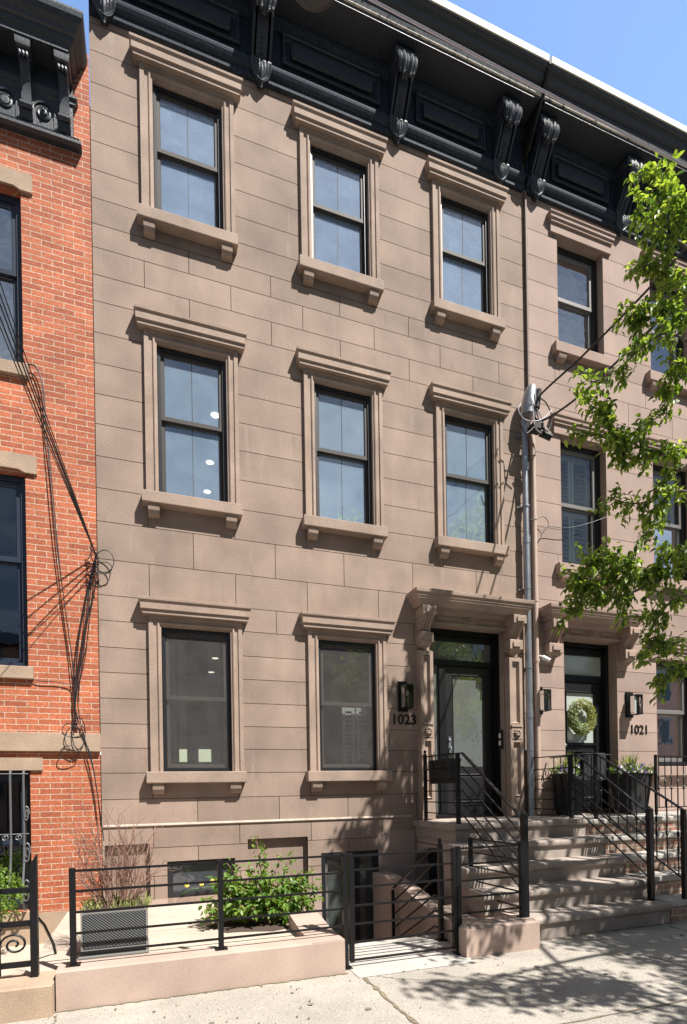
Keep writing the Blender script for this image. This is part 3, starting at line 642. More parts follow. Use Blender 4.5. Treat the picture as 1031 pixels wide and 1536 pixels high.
D2.surround(5.86, 6.43, 1.25, 1.98, [(0, -.235), (.012, -.215), (.03, -.235)], 4)
door2 = D2.build('door', BLACK, H2)
bx('pane', GL_FW, door2, 5.87, 6.42, .242, .248, 2.08, 2.90)
bx('notice', WHITE, door2, 5.90, 6.0, .236, .238, 2.15, 2.27)
MB().lathe((5.795, .22, 2.05), [(.03, 0), (.03, .01), (.012, .015), (.012, .04), (.026, .05), (.028, .065), (.015, .078)], 14, 'y').build('door_knob', GALV, door2, True)
door_hood(H2, 5.21, 6.90, STONE2T, [(5.28, 5.52), (6.66, 6.88)], *DO2[:2])
numerals('1021', 6.86, 2.23, .135, H2)

# ================================================================== BRICK HOUSE (left)
H3 = thing('brick_house', (-3, 0, 0), 'red brick row house at the left edge with navy window frames and ornate black cornice', 'house')
LX0, LX1 = -6.5, -.532
rl = [(5.89, 7.69, 6.9), (2.77, 4.77, 3.90), (.25, 1.70, .95)]
cl = [(-2.10, -1.20), (-4.2, -3.3)]
holes3 = [(c[0], c[1], r[0], r[1]) for r in rl for c in cl]
w = MB()
for x0, x1, z0, z1, t in subtract([(LX0, LX1, .22, 9.4, .5)], holes3): w.add([(x0, -.004, z0), (x1, -.004, z0), (x1, -.004, z1), (x0, -.004, z1)], [(0, 1, 2, 3)])
for x0, x1, z0, z1 in holes3: w.rings([[(x0, y, z0), (x1, y, z0), (x1, y, z1), (x0, y, z1)] for y in (-.004, .28)], False, False)
w.build('wall', BRICK, H3)
bx('stone_base', TAN, H3, LX0, LX1 - .001, -.016, .1, -.4, .22)
bx('belt_course', TAN, H3, LX0, LX1 + .008, -.05, .0, 1.895, 2.09, b=.004)
bx('roof', BLACKM, H3, LX0, LX1, .3, 9, 9.1, 9.2)
room(H3, LX0, LX1 - .1, 5.3, 8.4); room(H3, LX0, LX1 - .1, 2.2, 5.1); room(H3, LX0, LX1 - .1, .0, 1.95)
for ri, r in enumerate(rl):
    for ci, c in enumerate(cl):
        x0, x1 = c; z0, z1, zm = r
        w = sash_window(H3, x0 + .003, x1 - .003, z0 + .002, z1 - .003, zm, .07, NAVY if ri < 2 else FRAME, NAVY, (GL_MID, GL_LO, GL_LO)[ri], fw=.055, sw=.045)
        lt = .19 if ri < 2 else .13
        l = MB().rund(-.03, .0, [(x0 - .11, z1 + .003), (x0 - .0, z1 + .003), (x0 + .06, z1 + .03), (x1 - .06, z1 + .03), (x1, z1 + .003), (x1 + .11, z1 + .003), (x1 + .11, z1 + lt), (x0 - .11, z1 + lt)] if ri < 2 else [(x0 - .12, z1), (x1 + .12, z1), (x1 + .12, z1 + lt), (x0 - .12, z1 + lt)])
        l.build('lintel', TAN, w)
        MB().run(x0 - .05, x1 + .05, rounded(-.05, .07, z0 - .13, z0 - .002, .006, 2)).build('sill', TAN, w)
        if ri == 0: cell_shade(w, x0 + .03, x1 - .03, z0 + .05, z1 - .05, .2, .06, mat('blue_grey_blind', (.22, .30, .33), .9))
        if ri == 2 and ci == 0:
            g = MB()                        # belly grille
            def gb(x): return [(x, -.02, z1 - .01), (x, -.07, z1 + .0), (x, -.10, z1 - .04), (x, -.10, z0 + .75), (x, -.13, z0 + .5), (x, -.20, z0 + .28), (x, -.22, z0 + .14), (x, -.15, z0 + .04), (x, -.04, z0 + .02)]
            for k in range(8): g.tube(gb(x0 + .03 + k * .118), .011, 6)
            for zz in (z1 - .04, z0 + .80): g.tube([(x0, -.10, zz), (x1, -.10, zz)], .007, 6)
            for k in range(7):
                xc = x0 + .09 + k * .118; pts = [(xc + (.045 - .008 * t / 4) * math.sin(t * .55) * (1 - t / 26), -.10, z0 + .765 + .028 * math.cos(t * .55) * (1 - t / 26)) for t in range(20)]
                g.tube(pts, .005, 5)
            for zc, rr_ in ((z0 + 1.0, .06), (z0 + .60, .08), (z0 + .22, .09)):
                pts = [(x1 - .02 + rr_ * .45 * math.cos(t * .5) * (1 - t / 30), -.11 - (.06 if zc < z0 + .5 else 0), zc + rr_ * 1.5 * math.sin(t * .5) * (1 - t / 30)) for t in range(24)]
                g.tube(pts, .007, 6)
            g.build('window_grille', mat('grey_iron', (.13, .135, .14), .45, .3), w)
# ornate cornice
c = MB(); fx = -.69
c.box(LX0, fx, -.05, 0, 8.37, 9.1)
c.ledge(LX0 + .5, fx - .01, [(.05, 8.29), (.09, 8.30), (.09, 8.33), (.06, 8.345), (.07, 8.37), (.05, 8.385)], y0=-.01)
c.ledge(LX0 + .5, fx - .03, [(.04, 8.72), (.055, 8.73), (.055, 8.76), (.075, 8.78), (.075, 8.80), (.05, 8.81)], y0=-.01)
co3 = c.build('cornice', BLACKP, H3)
k = MB().ledge(LX0 + .5, -.99, [(.27, 9.06), (.30, 9.06), (.34, 9.10), (.34, 9.15), (.36, 9.16), (.37, 9.19), (.41, 9.22), (.435, 9.26), (.445, 9.30), (.445, 9.32), (.3, 9.36)], y0=.04)
k.build('crown_moulding', BLACKP, co3)
bx('soffit', BLACKP, co3, LX0, -.70, -.27, .0, 9.02, 9.07)
for i in range(9):
    xb = -.765 - i * .352
    s = MB(); s.ledge(xb - .05, xb + .05, [(.0, 8.93), (.015, 8.94), (.02, 8.97), (.02, 9.02)], y0=-.24)
    s.run(xb - .045, xb + .045, [(0, 8.93), (-.22, 8.93), (-.22, 8.88), (-.17, 8.82), (-.12, 8.74), (-.10, 8.62), (-.09, 8.52), (0, 8.52)])
    for q in (-.032, 0, .032): s.lathe((xb + q, -.225, 8.885), [(.006, -.035), (.016, -.02), (.019, 0), (.014, .02), (.005, .03)], 8)
    s.lathe((xb - .06, -.12, 8.49), [(.015, 0), (.028, .008), (.028, .112), (.015, .12)], 12, 'x')
    s.run(xb - .055, xb + .055, [(0, 8.50), (-.11, 8.50), (-.10, 8.44), (-.06, 8.40), (0, 8.39)])
    s.build('bracket', BLACKP, co3, True)
    if i < 8:
        xr = xb - .2; z = 8.545
        a = MB(); n = 14
        a.rings([[(xr + r * math.cos(t), y, z + r * (math.sin(t)) ) for t in [math.pi * q / n for q in range(n + 1)]] for r, y in ((.115, -.05), (.115, -.062), (.105, -.066), (.095, -.062), (.095, -.05))], False, False, closed=False)
        a.box(xr - .115, xr - .095, -.062, -.05, 8.39, z); a.box(xr + .095, xr + .115, -.062, -.05, 8.39, z)
        a.lathe((xr, -.05, z - .01), [(.07, 0), (.068, .012), (.055, .02), (.045, .012), (.038, .012), (.03, .03), (.018, .034), (.012, .05), (.004, .055)] if i % 2 == 0 else [(.07, 0), (.068, .012), (.055, .018), (.048, .01), (.042, .02), (.02, .024), (.001, .02)], 20, 'y')
        a.build('rosette', BLACKP, co3, True)

# ================================================================== GROUND
def struct(name, mb, m): return tag(mb.build(name, m), kind='structure')
struct('pavement', MB().add([(-30, -4.85, 0), (30, -4.85, 0), (30, -1.9, 0), (3.0, -1.9, 0), (2.6, -2.0, 0), (2.6, -1.62, 0), (1.46, -1.62, 0), (1.46, -2.2, 0), (-30, -2.2, 0)], [tuple(range(9))]), WALKM)
struct('kerb', MB().box(-30, 30, -5.0, -4.852, -.4, .004, b=.02), PATH)
struct('road', MB().add([(-80, -80, -.13), (80, -80, -.13), (80, -5.0, -.13), (-80, -5.0, -.13)], [(0, 1, 2, 3)]), ROADM)
struct('gate_path', MB().add([(1.465, -2.50, .004), (2.50, -2.50, .004), (2.60, -1.62, .004), (1.465, -1.62, .004)], [(0, 1, 2, 3)]), PATH)
def strip(pts, w, z=.005):
    s = MB(); q = []
    for i, p in enumerate(pts):
        ww = w * (.6 + .8 * random.random()); q.append([(p[0] - ww / 2 + .01 * random.uniform(-1, 1), p[1], z), (p[0] + ww / 2 + .01 * random.uniform(-1, 1), p[1], z)])
    return s.rings(q, False, False, closed=False)
struct('pavement_seam', strip([(1.50 + .0 * i, -2.50 - i * .05) for i in range(50)], .028), SEAM)
struct('pavement_seam', strip([(4.93, -2.25 - i * .05) for i in range(60)], .012), SEAM)
s = MB(); q = []
for i in range(60):
    x = 1.5 + i * .12; q.append([(x, -3.72 + .006 * math.sin(i * 2.1), .0052), (x, -3.708 + .006 * math.sin(i * 2.1 + 1), .0052)])
struct('pavement_seam', s.rings(q, False, False, closed=False), SEAM)
s = MB(); q = []
for i in range(90):
    x = -.64 + i * .0232; q.append([(x, -2.352, .0045), (x, -2.352 - .012 - .02 * random.random() ** 2, .0045)])
struct('pavement_dirt', s.rings(q, False, False, closed=False), SEAM)
s = MB(); q = []
for i in range(60):
    x = 3.24 + i * .031; q.append([(x, -2.156, .0048), (x, -2.165 - .03 * random.random() ** 2, .0048)])
struct('pavement_dirt', s.rings(q, False, False, closed=False), SEAM)
def crack(pts, seed):
    rnd = random.Random(seed); q = []
    P = [Vector((a, b, 0)) for a, b in pts]
    for a, b in zip(P, P[1:]):
        for k in range(14):
            c = a.lerp(b, k / 14) + Vector((rnd.uniform(-.012, .012), rnd.uniform(-.012, .012), 0)); w_ = rnd.uniform(.002, .006); q.append([(c.x - w_, c.y, .0056), (c.x + w_, c.y + .002, .0056)])
    struct('pavement_crack', MB().rings(q, False, False, closed=False), SEAM)
crack([(1.62, -2.52), (1.78, -2.66), (1.95, -2.74), (2.3, -3.1)], 1); crack([(-.62, -2.42), (-.60, -2.7), (-.72, -3.0)], 2); crack([(3.4, -2.5), (3.9, -2.9), (4.0, -3.4), (4.5, -3.7)], 3)
rg_ = random.Random(5)
for i in range(14):
    gx, gy_ = rg_.uniform(-.3, 4.8), rg_.uniform(-3.6, -2.5); rr_ = rg_.uniform(.012, .026)
    struct('gum_stain', MB().add([(gx + rr_ * rg_.uniform(.8, 1.15) * math.cos(k * .524), gy_ + rr_ * rg_.uniform(.8, 1.15) * math.sin(k * .524), .0062) for k in range(12)], [tuple(range(12))]), GUM)
s = MB()
for i in range(90):
    x, y = random.uniform(-.5, 5.5), -2.4 - abs(random.gauss(0, .55)); a = random.uniform(0, 6.28); L = random.uniform(.008, .022)
    s.add([(x, y, .006), (x + L * math.cos(a), y + L * math.sin(a), .010), (x + L * 1.4 * math.cos(a + .5), y + L * 1.4 * math.sin(a + .5), .007), (x + L * .6 * math.cos(a + 1.2), y + L * .6 * math.sin(a + 1.2), .012)], [(0, 1, 2, 3)])
tag(s.build('leaf_litter', mat('dry_litter', (.13, .11, .06), .9)), 'tiny dry leaf scraps scattered over the pavement', 'leaf litter', kind='stuff')
# raised yard, sunk areaway
struct('yard_floor', MB().add([(-.87, -2.15, .205), (1.16, -2.15, .205), (1.16, 0.001, .205), (-.87, 0.001, .205)], [(0, 1, 2, 3)]), YARD)
struct('areaway_floor', MB().box(1.44, 3.25, -1.0, .25, -1.02, -.95), YARD)
ar = MB()
for i in range(5): ar.box(1.45, 2.6, -1.62 + i * .16, -1.40 + i * .16, -1.0, -.0 - .19 * (i + 1))
struct('areaway_steps', ar, STEPM)
struct('neighbour_areaway', MB().box(-6, -.885, -2.2, 0.0, -.45, -.10), YARD)
# low walls
LW = thing('low_wall', (.4, -2.25, 0), 'low pink stucco wall under the front fence, with a short arm beside the gate', 'low wall')
s = MB().run(-.63, 1.40, [(-2.35, -.05), (-2.35, .255), (-2.34, .268), (-2.14, .268), (-2.14, .0), (-2.14, -.05)]); s.build('wall_body', STUCCO, LW)
MB().rings([[(1.14, y, -1), (1.405, y, -1), (1.405, y, z), (1.14, y, z)] for y, z in ((-2.348, .266), (-2.0, .27), (-1.60, .33), (-1.56, .33))]).build('wall_arm', STUCCO, LW)
MB().box(1.14, 1.40, -1.56, -.004, -1, .21).build('retaining_wall', STUCCO, LW)
BL = thing('stoop_block', (2.85, -2.1, 0), 'pink stucco kerb block with a sunken planting pocket right of the gate', 'low wall')
s = MB(); s.box(2.48, 3.23, -2.385, -2.13, -.05, .26, b=.025); s.build('wall_body', STUCCO, BL)
s = MB(); s.box(2.66, 2.78, -2.13, -1.48, -.3, .252, b=.01); s.box(3.10, 3.225, -2.13, -1.42, -.05, .25, b=.01); s.box(2.78, 3.10, -1.60, -1.48, -.05, .252, b=.01); s.build('pocket_wall', STUCCO, BL)
bx('soil_bed', YARD, BL, 2.78, 3.10, -2.13, -1.6, -.05, .14)
CK = MB().rings([[(2.60, y, -1), (2.80, y, -1), (2.80, y, z), (2.60, y, z)] for y, z in ((-2.125, .20), (-1.65, .20), (-.70, .37), (-.30, .40), (-.01, .40))])
ck = tag(CK.build('cheek_wall', STUCCO), 'sloping pink cheek wall beside the basement steps behind the gate', 'low wall')
NW = MB().box(-6, -.64, -2.43, -2.10, -.2, .21, b=.01)
tag(NW.build('low_wall', TAN), 'weathered tan stone wall under the ornate fence at the left edge', 'low wall')

# ================================================================== STOOP
ST = thing('stoop', (4.1, -1.1, 0), 'brown stone stoop of five bullnosed steps leading to the door numbered 1023', 'stoop')
TR = [(-1.04, 1.035, 3.19, 5.06), (-1.33, .83, 3.0, 5.06), (-1.62, .625, 2.97, 5.06), (-1.92, .42, 2.97, 5.06), (-2.19, .212, 3.232, 5.06)]
for i, (yf, zt, xa, xb) in enumerate(TR):
    yb = 0.0 if i == 0 else TR[i - 1][0] + .035
    t = MB(); pf = rounded(yf, yb, zt - .075, zt, .03, 5); r = .02
    t.run(xa, xb, pf); to = t.build('landing' if i == 0 else 'tread', STEPM, ST, True)
    nz = TR[i + 1][1] if i < 4 else 0
    MB().box(xa + .03, xb - .004, yf + .035, yb if i else 0, nz - .002 if i < 4 else -.02, zt - .077).build('riser', STEPM, ST)
    if i in (1, 2, 3) : MB().box(xa + .04, xa + .26, yf + .05, yf + .30, -.02, nz - .004).build('riser_return', STUCCO, ST)
cm = MB(); cm.box(3.235, 3.30, -.985, -.004, .76, .957); cm.box(3.238, 3.30, -.98, -.40 - .5, -.95, .745)
# side wall with dark arched opening to the cellar under the landing
for k in range(10):
    y0 = -.985 + .0985 * k; zc = .60 + .12 * math.sin(math.pi * (k + .5) / 10)
    cm.box(3.236, 3.30, y0, y0 + .0985, zc if k not in (0,) else -.95, .75)
cm.build('side_wall', STUCCO, ST)
bx('cellar_dark_panel', BLACKM, ST, 3.4, 3.45, -.98, 0, -.95, .9)  # black panel standing in for the darkness inside the opening
bx('core', STEPM, ST, 3.5, 5.05, -1.0, -.01, -.1, .955)

def stair_rail(name, x, label, back, mid_y=-.98, low_y=-2.13, zL=1.035, zlow=.212, finial=True):
    T = thing(name, (x, -1, zL), label, 'railing', 'steel railings of the middle stoop')
    yb = back
    p = MB().box(x - .018, x + .018, yb - .018, yb + .018, zL, zL + .84); p.lathe((x, yb, zL + .84), [(.02, 0), (.008, .01), (.018, .025), (.02, .04), (.008, .055)], 10); p.build('post', BLACK, T)
    MB().box(x - .02, x + .02, mid_y - .02, mid_y + .02, zL, zL + .80).build('post', BLACK, T)
    n = MB().box(x - .026, x + .026, low_y - .026, low_y + .026, zlow, 1.17); n.lathe((x, low_y, 1.17), [(.034, 0), (.034, .02), (.02, .03), (.012, .045)], 12); n.build('newel_post', BLACK, T)
    for k in range(6):
        z = zL + .80 - k * .135 - (.0 if k == 0 else .02); dz = 1.15 - (zL + .80)
        y1 = mid_y - .10
        zl = z - (zL + .80) + 1.15
        a = (x, yb - .018, z + .01 if k == 0 else z); b = (x, y1, z)
        # slope follows the steps; lower bars meet the newel
        sl = (1.17 - (zL + .82)) / (low_y - y1 if k == 0 else (low_y - y1)); e = (x, low_y + .026, z + sl * (low_y - y1))
        if k == 0:
            r = MB(); r.bar(a, b, .034, .012); r.bar(b, e, .036, .014); r.build('handrail', BLACK, T)
        else:
            r = MB(); r.bar(a, b, .013); 
            if e[2] > zlow + .03: r.bar(b, e, .013)
            r.build('rail', BLACK, T)
    return T
stair_rail('stair_railing', 3.27, 'black steel stoop railing on the left, with a dark planter box hung on it', -.20, low_y=-2.14)
stair_rail('stair_railing', 4.99, 'black steel stoop railing on the right of the middle stoop, in front of the conduit', -.02, mid_y=-.84, low_y=-1.99)
# box hung on the left rail
HB = thing('railing_planter', (3.27, -.5, 1.6), 'dark tapered planter box hanging on the left stoop railing by the door', 'planter')
xs = 3.335; s = MB(); s.rings([[(xs - .05 - t, -.30 + t * .4, z), (xs + .07 + t, -.30 + t * .4, z), (xs + .07 + t, -.80 - t * .4, z), (xs - .05 - t, -.80 - t * .4, z)] for t, z in ((0, 1.50), (.012, 1.76), (.02, 1.76), (.02, 1.79))]); s.build('box', BLACKM, HB)
for y in (-.42, -.66): MB().tube([(3.25, y, 1.70), (3.25, y, 1.86), (3.29, y, 1.865), (3.30, y, 1.79)], .006, 6).build('hook', BLACK, HB)

# ================================================================== FRONT FENCE, GATE
def flat_rail(name, T, x0, x1, y, zl, w=.012, h=.016):
    for k, z in enumerate(zl): MB().box(x0, x1, y - w / 2 - .001 * 0, y + w / 2, z - h / 2, z + h / 2).build('rail', BLACK, T)
ZR = [.915, .775, .63, .485, .345]
FF = thing('front_fence', (.45, -2.24, .27), 'black steel fence with five level bars on the pink wall left of the gate', 'fence')
for x, z0 in ((-.535, .268), (.462, .268), (1.447, .004)):
    p = MB().box(x - .019, x + .019, -2.262, -2.224, z0, .935); p.box(x - .045, x + .045, -2.285, -2.20, z0, z0 + .008); p.build('post', BLACK, FF)
for a, b in ((-.516, .443), (.481, 1.428)): flat_rail('rail', FF, a, b, -2.243, ZR)
tag(FF, None)
GT = thing('gate', (1.98, -2.24, 0), 'black steel gate with level bars closing the path to the basement door', 'gate')
for x in (1.50, 2.452): bx('gate_stile', BLACK, GT, x - .018, x + .018, -2.262, -2.224, .05, .925)
flat_rail('rail', GT, 1.518, 2.434, -2.243, [.905, .79, .65, .50, .35, .205, .06])
GF = thing('front_fence', (2.85, -2.24, .25), 'short black steel fence with five bars between gate and stoop newel', 'fence')
p = MB().box(2.475, 2.515, -2.262, -2.222, .004, .93); p.box(2.45, 2.54, -2.29, -2.195, .004, .014); p.build('post', BLACK, GF)
p = MB().box(3.135, 3.175, -2.262, -2.222, .26, .95); p.box(3.115, 3.195, -2.285, -2.20, .26, .27); p.build('post', BLACK, GF)
p = MB().box(3.085, 3.121, -1.50, -1.464, .25, .925); p.box(3.06, 3.145, -1.52, -1.445, .25, .258); p.build('post', BLACK, GF)
flat_rail('rail', GF, 2.515, 3.135, -2.243, [.915, .775, .63, .485, .345])
for z in [.915, .775, .63, .485, .345]: MB().bar((3.155, -2.222, z), (3.105, -1.50, z), .013).build('rail', BLACK, GF)
# basement stair rail
BR = thing('basement_railing', (2.55, -1.3, 0), 'small black steel railing with slanting bars going down to the basement door', 'railing')
p = MB().box(2.535, 2.575, -1.84, -1.80, .004, .90); p.lathe((2.555, -1.82, .90), [(.028, 0), (.028, .012), (.012, .02), (.01, .03), (.02, .045), (.02, .055), (.008, .07)], 12); p.box(2.51, 2.60, -1.865, -1.775, .004, .014); p.build('post', BLACK, BR)
MB().box(2.54, 2.57, -.74, -.71, -.95, .30).build('post', BLACK, BR)
for k in range(6):
    z = .86 - k * .15; r = MB(); y1 = -1.70; sl = -.56
    r.bar((2.555, -1.80, z), (2.555, y1, z), .014); ye = -.74; ze = z + (ye - y1) * sl
    r.bar((2.555, y1, z), (2.555, ye, ze), .026 if k == 0 else .014, .014); r.build('rail', BLACK, BR)
# left ornate fence
LF = thing('ornate_fence', (-1.1, -2.2, .22), 'old wrought iron fence with scrolls at the left edge, thick end post and brace', 'fence')
p = MB(); p.rund(-2.225, -2.175, [(-.80, .21), (-.755, .21), (-.755, 1.04), (-.80, .965)]); p.build('post', BLACK, LF)
MB().tube([(-.778, -2.17, .62), (-.76, -1.95, .50), (-.74, -1.72, .30), (-.735, -1.66, .21)], .011, 6).build('brace', BLACK, LF)
for z in (.80, .575, .30): bx('rail', BLACK, LF, -3.5, -.80, -2.213, -2.187, z - .018, z + .018)
for k in range(8):
    x = -.985 - k * .2; pk = MB().box(x - .011, x + .011, -2.228, -2.213, .24, .90); pk.lathe((x, -2.22, .55), [(.012, -.02), (.022, -.01), (.022, .01), (.012, .02)], 10)
    if k % 2 == 0: pk.box(x - .011, x + .011, -2.228, -2.213, .90, .96)
    pk.build('picket', BLACK, LF)
    for zc, sg in ((.69, 1), (.44, 1), (.44, -1)):
        pts = []
        for t in range(26):
            a = t * .42; rad = .085 * (1 - t / 30); pts.append((x - .09 * sg * 1.0 + rad * math.cos(a) * sg, -2.218, zc + rad * .9 * math.sin(a)))
        MB().tube(pts, .008, 6).build('scroll', BLACK, LF)

# ================================================================== RIGHT STOOP + RAILINGS
SR = thing('stoop', (6.4, -1, 0), 'old brick stoop with pale stone treads at the right edge, in front of 1021', 'stoop')
TR2 = [(-1.0, 1.02), (-1.29, .83), (-1.58, .63), (-1.87, .43), (-2.16, .22)]
for i, (yf, zt) in enumerate(TR2):
    yb = -.002 if i == 0 else TR2[i - 1][0] + .03
    MB().run(5.066 if i < 4 else 5.07, 8.3, rounded(yf, yb, zt - .06, zt, .015, 3)).build('landing' if i == 0 else 'tread', PATH, SR)
    MB().box(5.10, 8.3, yf + .03, yb, (TR2[i + 1][1] - .0 if i < 4 else -.02), zt - .061).build('riser', BRICKOLD, SR)
RR = thing('baluster_railing', (5.5, -1.2, 0), 'black iron railing with vertical collared balusters on the brick stoop at the right edge', 'railing')
xr = 5.34; yt, yl = -.90, -2.10
def baluster(x, y, z0, z1, k):
    b = MB().tube([(x, y, z0), (x, y, z1)], .0075, 6)
    zc = z0 + (z1 - z0) * (.5 if k % 2 else .38)
    for dz in ((0,) if k % 2 else (0, .16)): b.lathe((x, y, zc + dz), [(.008, -.03), (.016, -.018), (.012, -.008), (.02, 0), (.012, .008), (.016, .018), (.008, .03)], 8)
    b.build('baluster', BLACK, RR)
MB().bar((xr, yt, 1.85), (xr, yl, 1.17), .032, .014).build('handrail', BLACK, RR); MB().bar((xr, yt, 1.12), (xr, yl, .42), .014).build('rail', BLACK, RR)
n = 9
for k in range(n):
    t = (k + .5) / n; y = yt + (yl - yt) * t; baluster(xr, y, 1.12 + (.42 - 1.12) * t, 1.85 + (1.17 - 1.85) * t, k)
MB().box(xr - .022, xr + .022, yl - .022, yl + .022, .22, 1.17).build('newel_post', BLACK, RR)
MB().box(xr - .018, xr + .018, yt - .0, yt + .036, 1.02, 1.85).build('post', BLACK, RR)
MB().bar((xr, yt, 1.85), (xr, -.04, 1.85), .02, .014).build('handrail', BLACK, RR); MB().bar((xr, yt, 1.12), (xr, -.04, 1.12), .014).build('rail', BLACK, RR)
for k in range(6): baluster(xr, -.12 - k * .14, 1.12, 1.85, k + 1)
R2 = thing('baluster_railing', (7.6, -.9, 0), 'black iron area railing with collared balusters beside the right window, right edge', 'railing')
RR = R2
MB().bar((6.75, -.55, 1.85), (8.3, -.55, 1.85), .018, .014).build('handrail', BLACK, R2); MB().bar((6.75, -.55, 1.12), (8.3, -.55, 1.12), .014).build('rail', BLACK, R2)
for k in range(13): baluster(6.80 + k * .12, -.55, 1.12, 1.85, k)
MB().box(6.73, 6.76, -.565, -.535, 1.02, 1.87).build('post', BLACK, R2)

# ================================================================== LANTERNS, CAMERA, PIPES
def lantern(x, z, label):
    T = thing('wall_lantern', (x + .05, 0, z), label, 'wall lamp', 'black box lanterns beside the doors')
    bx('back_plate', BLACK, T, x - .01, x + .12, -.028, 0, z - .03, z + .36, b=.003)
    c = MB(); x0, x1, y0, y1, z0, z1 = x, x + .12, -.20, -.07, z, z + .29; t = .009
    for xx in (x0, x1 - t):
        for yy in (y0, y1 - t): c.box(xx, xx + t, yy, yy + t, z0, z1)
    for zz in (z0, z1 - t):
        c.box(x0, x1, y0, y0 + t, zz - .0005, zz + t); c.box(x0, x1, y1 - t, y1, zz - .0005, zz + t); c.box(x0, x0 + t, y0 + t, y1 - t, zz, zz + t); c.box(x1 - t, x1, y0 + t, y1 - t, zz, zz + t)
    c.box(x0, x1, y0, y1, z1, z1 + .006); c.box(x + .04, x + .08, y1, -.028, z1 - .03, z1 - .004); c.lathe((x + .06, -.135, z1 - .06), [(.018, 0), (.018, .06)], 10)
    c.build('cage', BLACK, T)
    g = MB()
    for q in ([(x0 + .004, y0 + .004), (x1 - .004, y0 + .004)], [(x1 - .004, y0 + .004), (x1 - .004, y1 - .004)], [(x0 + .004, y1 - .004), (x0 + .004, y0 + .004)]):
        g.add([(q[0][0], q[0][1], z0 + t), (q[1][0], q[1][1], z0 + t), (q[1][0], q[1][1], z1 - t), (q[0][0], q[0][1], z1 - t)], [(0, 1, 2, 3)])
    g.build('glass', glassmat('lantern_glass', .05, (.95, .95, .95), 0), T)
    MB().lathe((x + .06, -.135, z1 - .135), [(.004, 0), (.02, .015), (.028, .035), (.022, .06), (.012, .075)], 12).build('bulb', glassmat('bulb_glass', .1, (.9, .9, .88), 0), T, True)
lantern(3.005, 2.47, 'black box lantern above the number 1023, left of the middle door')
lantern(5.13, 2.50, 'black box lantern between the tan pipe and the wreathed door')
lantern(6.80, 2.50, 'black box lantern above the number 1021, right of the wreathed door')
SC = thing('security_camera', (5.2, -.05, 3.25), 'small white security camera on the wall left of the wreathed door', 'camera')
s = MB().box(5.16, 5.23, -.03, 0, 3.33, 3.43, b=.006); s.build('junction_box', TANP, SC)
MB().tube([(5.19, -.03, 3.30), (5.20, -.10, 3.27), (5.23, -.14, 3.24)], .012, 8).build('arm', WHITE, SC)
MB().tube([(5.19, -.11, 3.26), (5.26, -.17, 3.20)], [.032, .030], 14).build('body', WHITE, SC, True)
MB().tube([(5.19, -.02, 3.33), (5.17, -.02, 3.18), (5.19, -.02, 3.05), (5.18, -.02, 2.98)], .006, 6).build('lead', WHITE, SC)
EC = thing('service_conduit', (4.95, -.09, 1.04), 'grey galvanised electrical conduit with hooded weatherhead running up the wall between the doors', 'conduit')
xp = 4.965; MB().tube([(xp, -.09, 1.04), (xp, -.09, 4.9)], .047, 16).build('pipe', GALV, EC, True)
MB().tube([(xp, -.09, 4.9), (xp - .01, -.09, 6.62)], .041, 16).build('pipe', GALV, EC, True)
for z in (1.5, 2.45, 4.88, 5.9): MB().tube([(xp, -.09, z - .05), (xp, -.09, z + .05)], .052, 16).build('coupling', GALV, EC, True)
for z in (1.95, 3.1, 4.2, 5.35, 6.35):
    s = MB().tube([(xp, -.09, z - .012), (xp, -.09, z + .012)], .052, 16); s.box(xp - .10, xp + .02, -.04, 0, z - .012, z + .012); s.lathe((xp - .075, -.045, z), [(.01, 0), (.01, .015)], 6, 'y'); s.build('strap', GALV, EC)
wh = MB(); q = []
for i in range(13):
    t = i / 12; ph = t * math.pi * .5
    rx, ry = .105 * math.cos(ph) ** .55 + .002, .115 * math.cos(ph) ** .55 + .002
    cx, cy_, cz = xp + .02 + .06 * t, -.14 - .03 * t, 6.58 + .42 * math.sin(ph)
    q.append([(cx + rx * math.cos(a), cy_ + ry * math.sin(a), cz - .12 * max(0, math.cos(a + .5)) * (1 - t) + .10 * max(0, math.cos(a + .5)) * (1 - t)) for a in [2 * math.pi * k / 18 for k in range(18)]])
wh.rings(q, True, True); wh.build('weatherhead', GALV, EC, True)
MB().tube([(xp + .095, -.21, 6.66), (xp + .13, -.245, 6.90)], [.055, .035], 12).build('weatherhead_mouth', BLACKM, EC)
MB().box(xp + .00, xp + .16, -.30, -.16, 6.32, 6.42, b=.01).build('splice_block', BLACKM, EC)
MB().tube([(xp + .10, -.28, 6.28), (xp + .24, -.34, 6.20)], .045, 10).build('splice_block', BLACKM, EC)
DS = thing('downspout', (5.13, -.05, 1.04), 'thin drain pipe on the joint between the two stone houses, brown above and tan below', 'drain pipe')
MB().tube([(5.085, -.03, 9.84), (5.085, -.03, 6.7), (5.10, -.04, 6.5)], .021, 10).build('upper_pipe', BRNP, DS, True)
MB().tube([(5.10, -.04, 6.5), (5.13, -.05, 6.3), (5.13, -.05, 1.06)], .036, 14).build('lower_pipe', TANP, DS, True)
for z in (1.6, 2.35, 3.2, 4.05, 5.2, 6.1): MB().tube([(5.13, -.05, z), (5.13, -.05, z + .05)], .042, 14).build('pipe_collar', TANP, DS, True)

